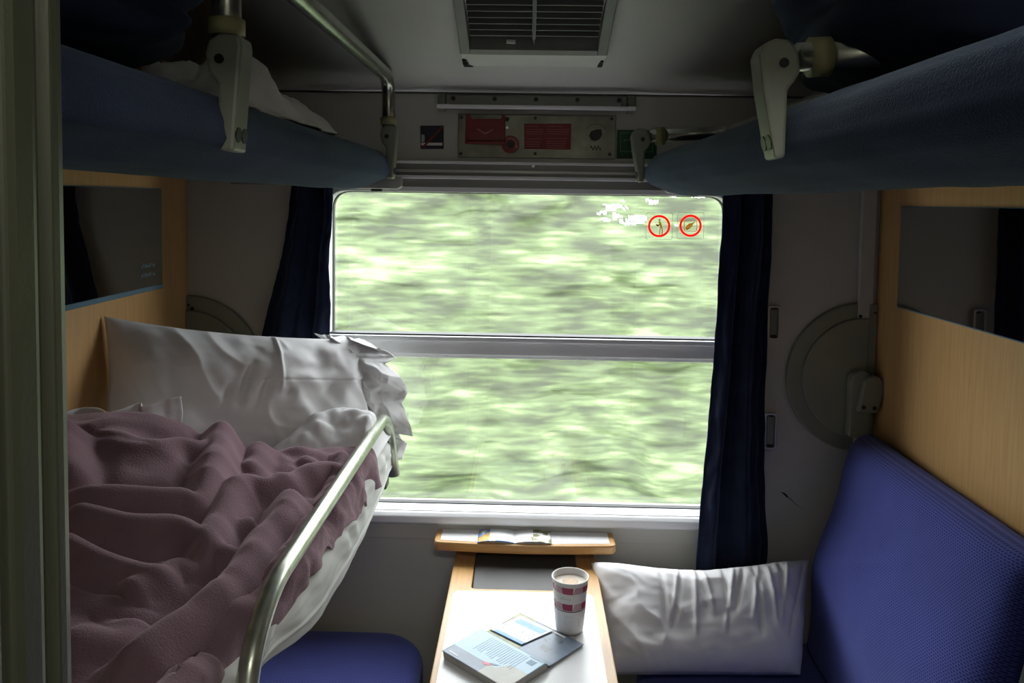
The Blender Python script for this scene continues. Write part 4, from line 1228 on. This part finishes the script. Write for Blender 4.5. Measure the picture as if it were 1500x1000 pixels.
def poly_dist(X, Y, pts):
    """distance to a polyline and parameter along it"""
    best = np.full(X.shape, 9.0); par = np.zeros(X.shape); tot = 0
    segs = [(pts[i], pts[i + 1]) for i in range(len(pts) - 1)]
    lens = [math.hypot(b[0] - a[0], b[1] - a[1]) for a, b in segs]; T = sum(lens)
    for (a, b), Ls in zip(segs, lens):
        dx, dy = b[0] - a[0], b[1] - a[1]
        t = np.clip(((X - a[0]) * dx + (Y - a[1]) * dy) / (Ls * Ls), 0, 1)
        d = np.hypot(X - a[0] - t * dx, Y - a[1] - t * dy)
        m = d < best; best[m] = d[m]; par[m] = (tot + t[m] * Ls) / T; tot += Ls
    return best, par
def spline(pts, n=8):
    P = [np.array(p, float) for p in pts]; P = [2 * P[0] - P[1]] + P + [2 * P[-1] - P[-2]]; out = []
    for i in range(1, len(P) - 2):
        for k in range(n):
            t = k / n
            out.append(.5 * ((2 * P[i]) + (-P[i - 1] + P[i + 1]) * t + (2 * P[i - 1] - 5 * P[i] + 4 * P[i + 1] - P[i + 2]) * t * t + (-P[i - 1] + 3 * P[i] - 3 * P[i + 1] + P[i + 2]) * t ** 3))
    out.append(P[-2]); return out
# fold crests read from the photograph (pixels), placed on the blanket's own level
FOLDS = [ # points, half width (m), height (m)
    ([(205, 646), (260, 631), (315, 617), (345, 620), (372, 635), (400, 645), (462, 657)], .022, .022),
    ([(70, 690), (110, 694), (180, 686), (262, 674), (300, 662), (336, 646)], .024, .034),
    ([(78, 640), (92, 662), (88, 688)], .030, .035),
    ([(78, 722), (150, 733), (262, 738)], .020, .024),
    ([(284, 731), (345, 723), (400, 706), (450, 684), (490, 674), (515, 690)], .022, .034),
    ([(84, 787), (180, 787), (255, 776), (288, 780), (330, 790), (372, 778)], .024, .030),
    ([(180, 850), (228, 827), (262, 809), (284, 816)], .028, .022),
    ([(438, 706), (430, 712), (414, 745), (386, 769), (360, 805), (324, 844), (270, 883), (210, 925), (140, 975)], .026, .042),
    ([(362, 640), (378, 652), (375, 674), (357, 692)], .020, .014),
    ([(372, 742), (336, 754), (312, 760)], .016, .016),
    ([(440, 660), (480, 668), (515, 662)], .016, .014),
    ([(498, 648), (500, 660), (490, 684), (470, 722)], .016, .018),
    ([(528, 642), (528, 662), (515, 692), (490, 732)], .015, .020),
    ([(548, 645), (552, 665), (540, 700)], .016, .022),
    ([(455, 730), (430, 765), (400, 810), (360, 870)], .016, .022),
    ([(200, 870), (170, 900), (90, 905)], .030, .016),
    ([(330, 900), (260, 955), (200, 1010)], .034, .020),
]
def blanket():
    nu, na, nb = 330, 150, 46
    yy = np.linspace(.34, 1.0, nu)          # placeholder, replaced below
    u = np.linspace(0, 1, nu)[:, None]
    a = np.linspace(0, 1, na)
    xa = XL + .008 + (XF - .012 - XL - .008) * a   # flat part from the partition to the front edge
    # the far edge of the blanket slants: nearer at the partition, farther at the front edge
    yfar = np.interp(xa, [XL, -.78, -.60, -.46, -.37], [1.52, 1.545, 1.61, 1.70, 1.80])
    Y = .36 + (yfar[None, :] - .36) * u
    X = XL + .008 + (xa[None, :] - XL - .008) * (1 - .065 * sstep(1.22, .98, Y))
    base = MB_T + .022 + .115 * sstep(-.36, -.80, X) * sstep(.95, 1.45, Y) + .03 * sstep(-.45, -.8, X) + .022 * sstep(1.45, 1.75, Y) * sstep(-.6, -.42, X)
    H = base + .008 * fbm(X * 5, Y * 5, 0, 121) + .007 * (1 - 2 * np.abs(fbm(X * 4 + Y * 6, Y * 11 - X * 3, 0, 125, 2)))
    up = np.zeros_like(X); dn = np.zeros_like(X)
    for pts, w, h in FOLDS:
        q = []
        for px, py in pts:
            z = -.53 + (.09 if (px < 330 and py < 760) else 0)
            p = onZ(px, py, z); q.append((p.x, p.y))
        q = spline(q, 6)
        d, t = poly_dist(X, Y, q)
        tap = sstep(0, .12, t) * sstep(1.0, .85, t) * .8 + .2
        f = h * tap * np.exp(-(d / w) ** 2)
        up = (up ** 4 + f ** 4) ** .25
        dn = np.maximum(dn, .35 * h * tap * np.exp(-((d - 1.9 * w) / (w * .8)) ** 2))
    H = np.maximum(H + up - dn * (1 - np.clip(up / .02, 0, 1)), MB_T + .012)
    # far edge tucks down
    edge = sstep(1.0, .965, u)
    H = MB_T + .008 + (H - MB_T - .008) * (.12 + .88 * edge)
    # flatten below the rail
    top = np.stack([X, Y, E + H], -1)
    # front drape: rolls over the edge and hangs
    b = np.linspace(0, 1, nb + 1)[1:]
    y_e = Y[:, -1]; h_e = H[:, -1]
    hang = .036 + .016 * fbm(y_e * 4, 1.5, 0, 131) + .040 * sstep(1.25, 1.75, y_e)
    dr = np.zeros((nu, nb, 3))
    ruf = np.sin(y_e * 34 + 5 * fbm(y_e * 3, .3, 0, 133) * 2) * (.25 + .75 * sstep(1.3, 1.7, y_e))
    for k, t in enumerate(b):
        s = t * (hang + .03)
        ang = np.minimum(s / .03, math.pi / 2)
        xo = .03 * np.sin(ang) + 0 * s; zo = .03 * (1 - np.cos(ang)) + np.maximum(0, s - .03 * math.pi / 2)
        dr[:, k, 0] = X[:, -1] + xo + (.006 + .012 * t) * ruf * t + .006 * fbm(y_e * 14, t * 2, 0, 135)
        dr[:, k, 1] = y_e + .006 * ruf * t
        dr[:, k, 2] = E + h_e - zo
    return np.concatenate([top, dr], 1)
bl = grid('fleece_blanket', blanket(), 'mauve_fleece', None, .008, off=-1)
tag(bl, 'rumpled mauve fleece blanket spread over the unmade berth', 'blanket')

def bed_sheet():
    nu, na, nb = 220, 30, 70
    u = np.linspace(0, 1, nu)[:, None]
    Y1 = .34 + (1.945 - .34) * u
    xa = np.linspace(XL + .006, XF + .004, na)[None, :]
    top = np.stack([xa - .032 * sstep(1.22, .98, Y1) * np.linspace(0, 1, na)[None, :] ** 4, Y1 + 0 * xa, E + MB_T + .004 + 0 * xa + .002 * fbm(xa * 10, Y1 * 10, 0, 141)], -1)
    y = Y1[:, 0]
    low = np.interp(y, [.34, .9, 1.05, 1.25, 1.45, 1.65, 1.80, 1.95], [-.68, -.66, -.665, -.715, -.735, -.735, -.725, -.70])
    low = low + .004 * fbm(y * 14, .7, 0, 143)
    bow_ = .030 * np.sin(np.pi * np.clip((y - .6) / 1.35, 0, 1))
    dr = np.zeros((nu, nb, 3))
    for k in range(nb):
        t = (k + 1) / nb
        z = MB_T + .004 + (low - MB_T) * t
        s = min(1, t / .22)
        dr[:, k, 0] = XF + .004 - .032 * sstep(1.22, .98, y) + .020 * math.sin(s * math.pi / 2) + bow_ * (.35 * math.sin(math.pi * t) + .0) - .020 * max(0, t - .75) / .25 \
            + (.0035 * np.sin(y * 60 + 4 * fbm(y * 5, t * 2, 0, 145)) * float(sstep(.6, .3, t)) + .004 * fbm(y * 8, t * 3, 0, 146))  + .0035 * np.exp(-((t - .62 - .12 * np.sin(y * 4)) / .025) ** 2)
        dr[:, k, 1] = y
        dr[:, k, 2] = E + z
    return np.concatenate([top, dr], 1)
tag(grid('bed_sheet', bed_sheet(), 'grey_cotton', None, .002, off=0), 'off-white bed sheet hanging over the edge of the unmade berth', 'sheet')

# top sheet bunched between blanket and pillow
def top_sheet():
    nu, nv = 140, 40
    u = np.linspace(0, 1, nu)[:, None]; v = np.linspace(0, 1, nv)[None, :]
    pxs = np.interp(u[:, 0], [0, .3, .55, .8, 1], [78, 130, 185, 225, 263]); pys = np.interp(u[:, 0], [0, .15, .3, .45, .6, .8, .93, 1], [607, 600, 598, 602, 594, 590, 583, 582])
    Yt = np.interp(u[:, 0], [0, 1], [1.53, 1.60])
    top = np.array([onY(a, b, c) for a, b, c in zip(pxs, pys, Yt)])
    bot = top.copy(); bot[:, 2] = E + MB_T + .006; bot[:, 1] += .015
    P = top[:, None, :] * v[..., None] + bot[:, None, :] * (1 - v[..., None])
    P[..., 1] += .014 * np.sin(u * 15 + 4 * v + 3 * fbm(u * 4, .5, 0, 155)) * v + .022 * fbm(u * 5, v * 3, 0, 151)
    P[..., 0] = np.maximum(P[..., 0] + .010 * fbm(u * 8, v * 5, 0, 153) * (1 - v), XL + .008)
    return P
tag(grid('folded_sheet', top_sheet(), 'white_cotton', None, .003, off=0), 'folded white sheet edge peeking up behind the mauve blanket', 'sheet')
def grey_bunch():
    nu, nv = 90, 60
    u = np.linspace(0, 1, nu)[:, None]; v = np.linspace(0, 1, nv)[None, :]
    X = -.62 + .285 * u + 0 * v; Y = 1.66 + .22 * v + .06 * u
    env = np.sin(np.pi * np.clip(v, 0, 1)) ** .8 * sstep(0, .5, u) * sstep(1.0, .90, u)
    Z = MB_T + .008 + env * (.082 + .030 * fbm(u * 4 + v, v * 3, 0, 161) + .010 * np.sin(u * 7 + v * 5)) + .004
    return np.stack([X, Y, E + Z], -1)
tag(grid('bunched_cover', grey_bunch(), 'white_cotton', None, .003, off=0), 'bunched white cover between the pillow and the guard rail', 'cover')

# ------------------------------------------------------------------ unseen fill lamp, added in the corridor to brighten the walls
lp = thing('corridor_fill_lamp', (.2, -.35, E + .70), 'unseen flat ceiling lamp added in the corridor as fill light', 'lamp')
box('housing', -.2, .6, -.45, -.25, .695, .72, 'fill_lamp_housing', lp, .004)
m = bpy.data.materials.new('fill_lamp_diffuser'); m.use_nodes = True
pb = m.node_tree.nodes['Principled BSDF']; pb.inputs['Emission Color'].default_value = (1, .97, .90, 1); pb.inputs['Emission Strength'].default_value = 7.5
MATS['fill_lamp_diffuser'] = m
box('diffuser', -.18, .58, -.435, -.265, .69, .6955, 'fill_lamp_diffuser', lp)
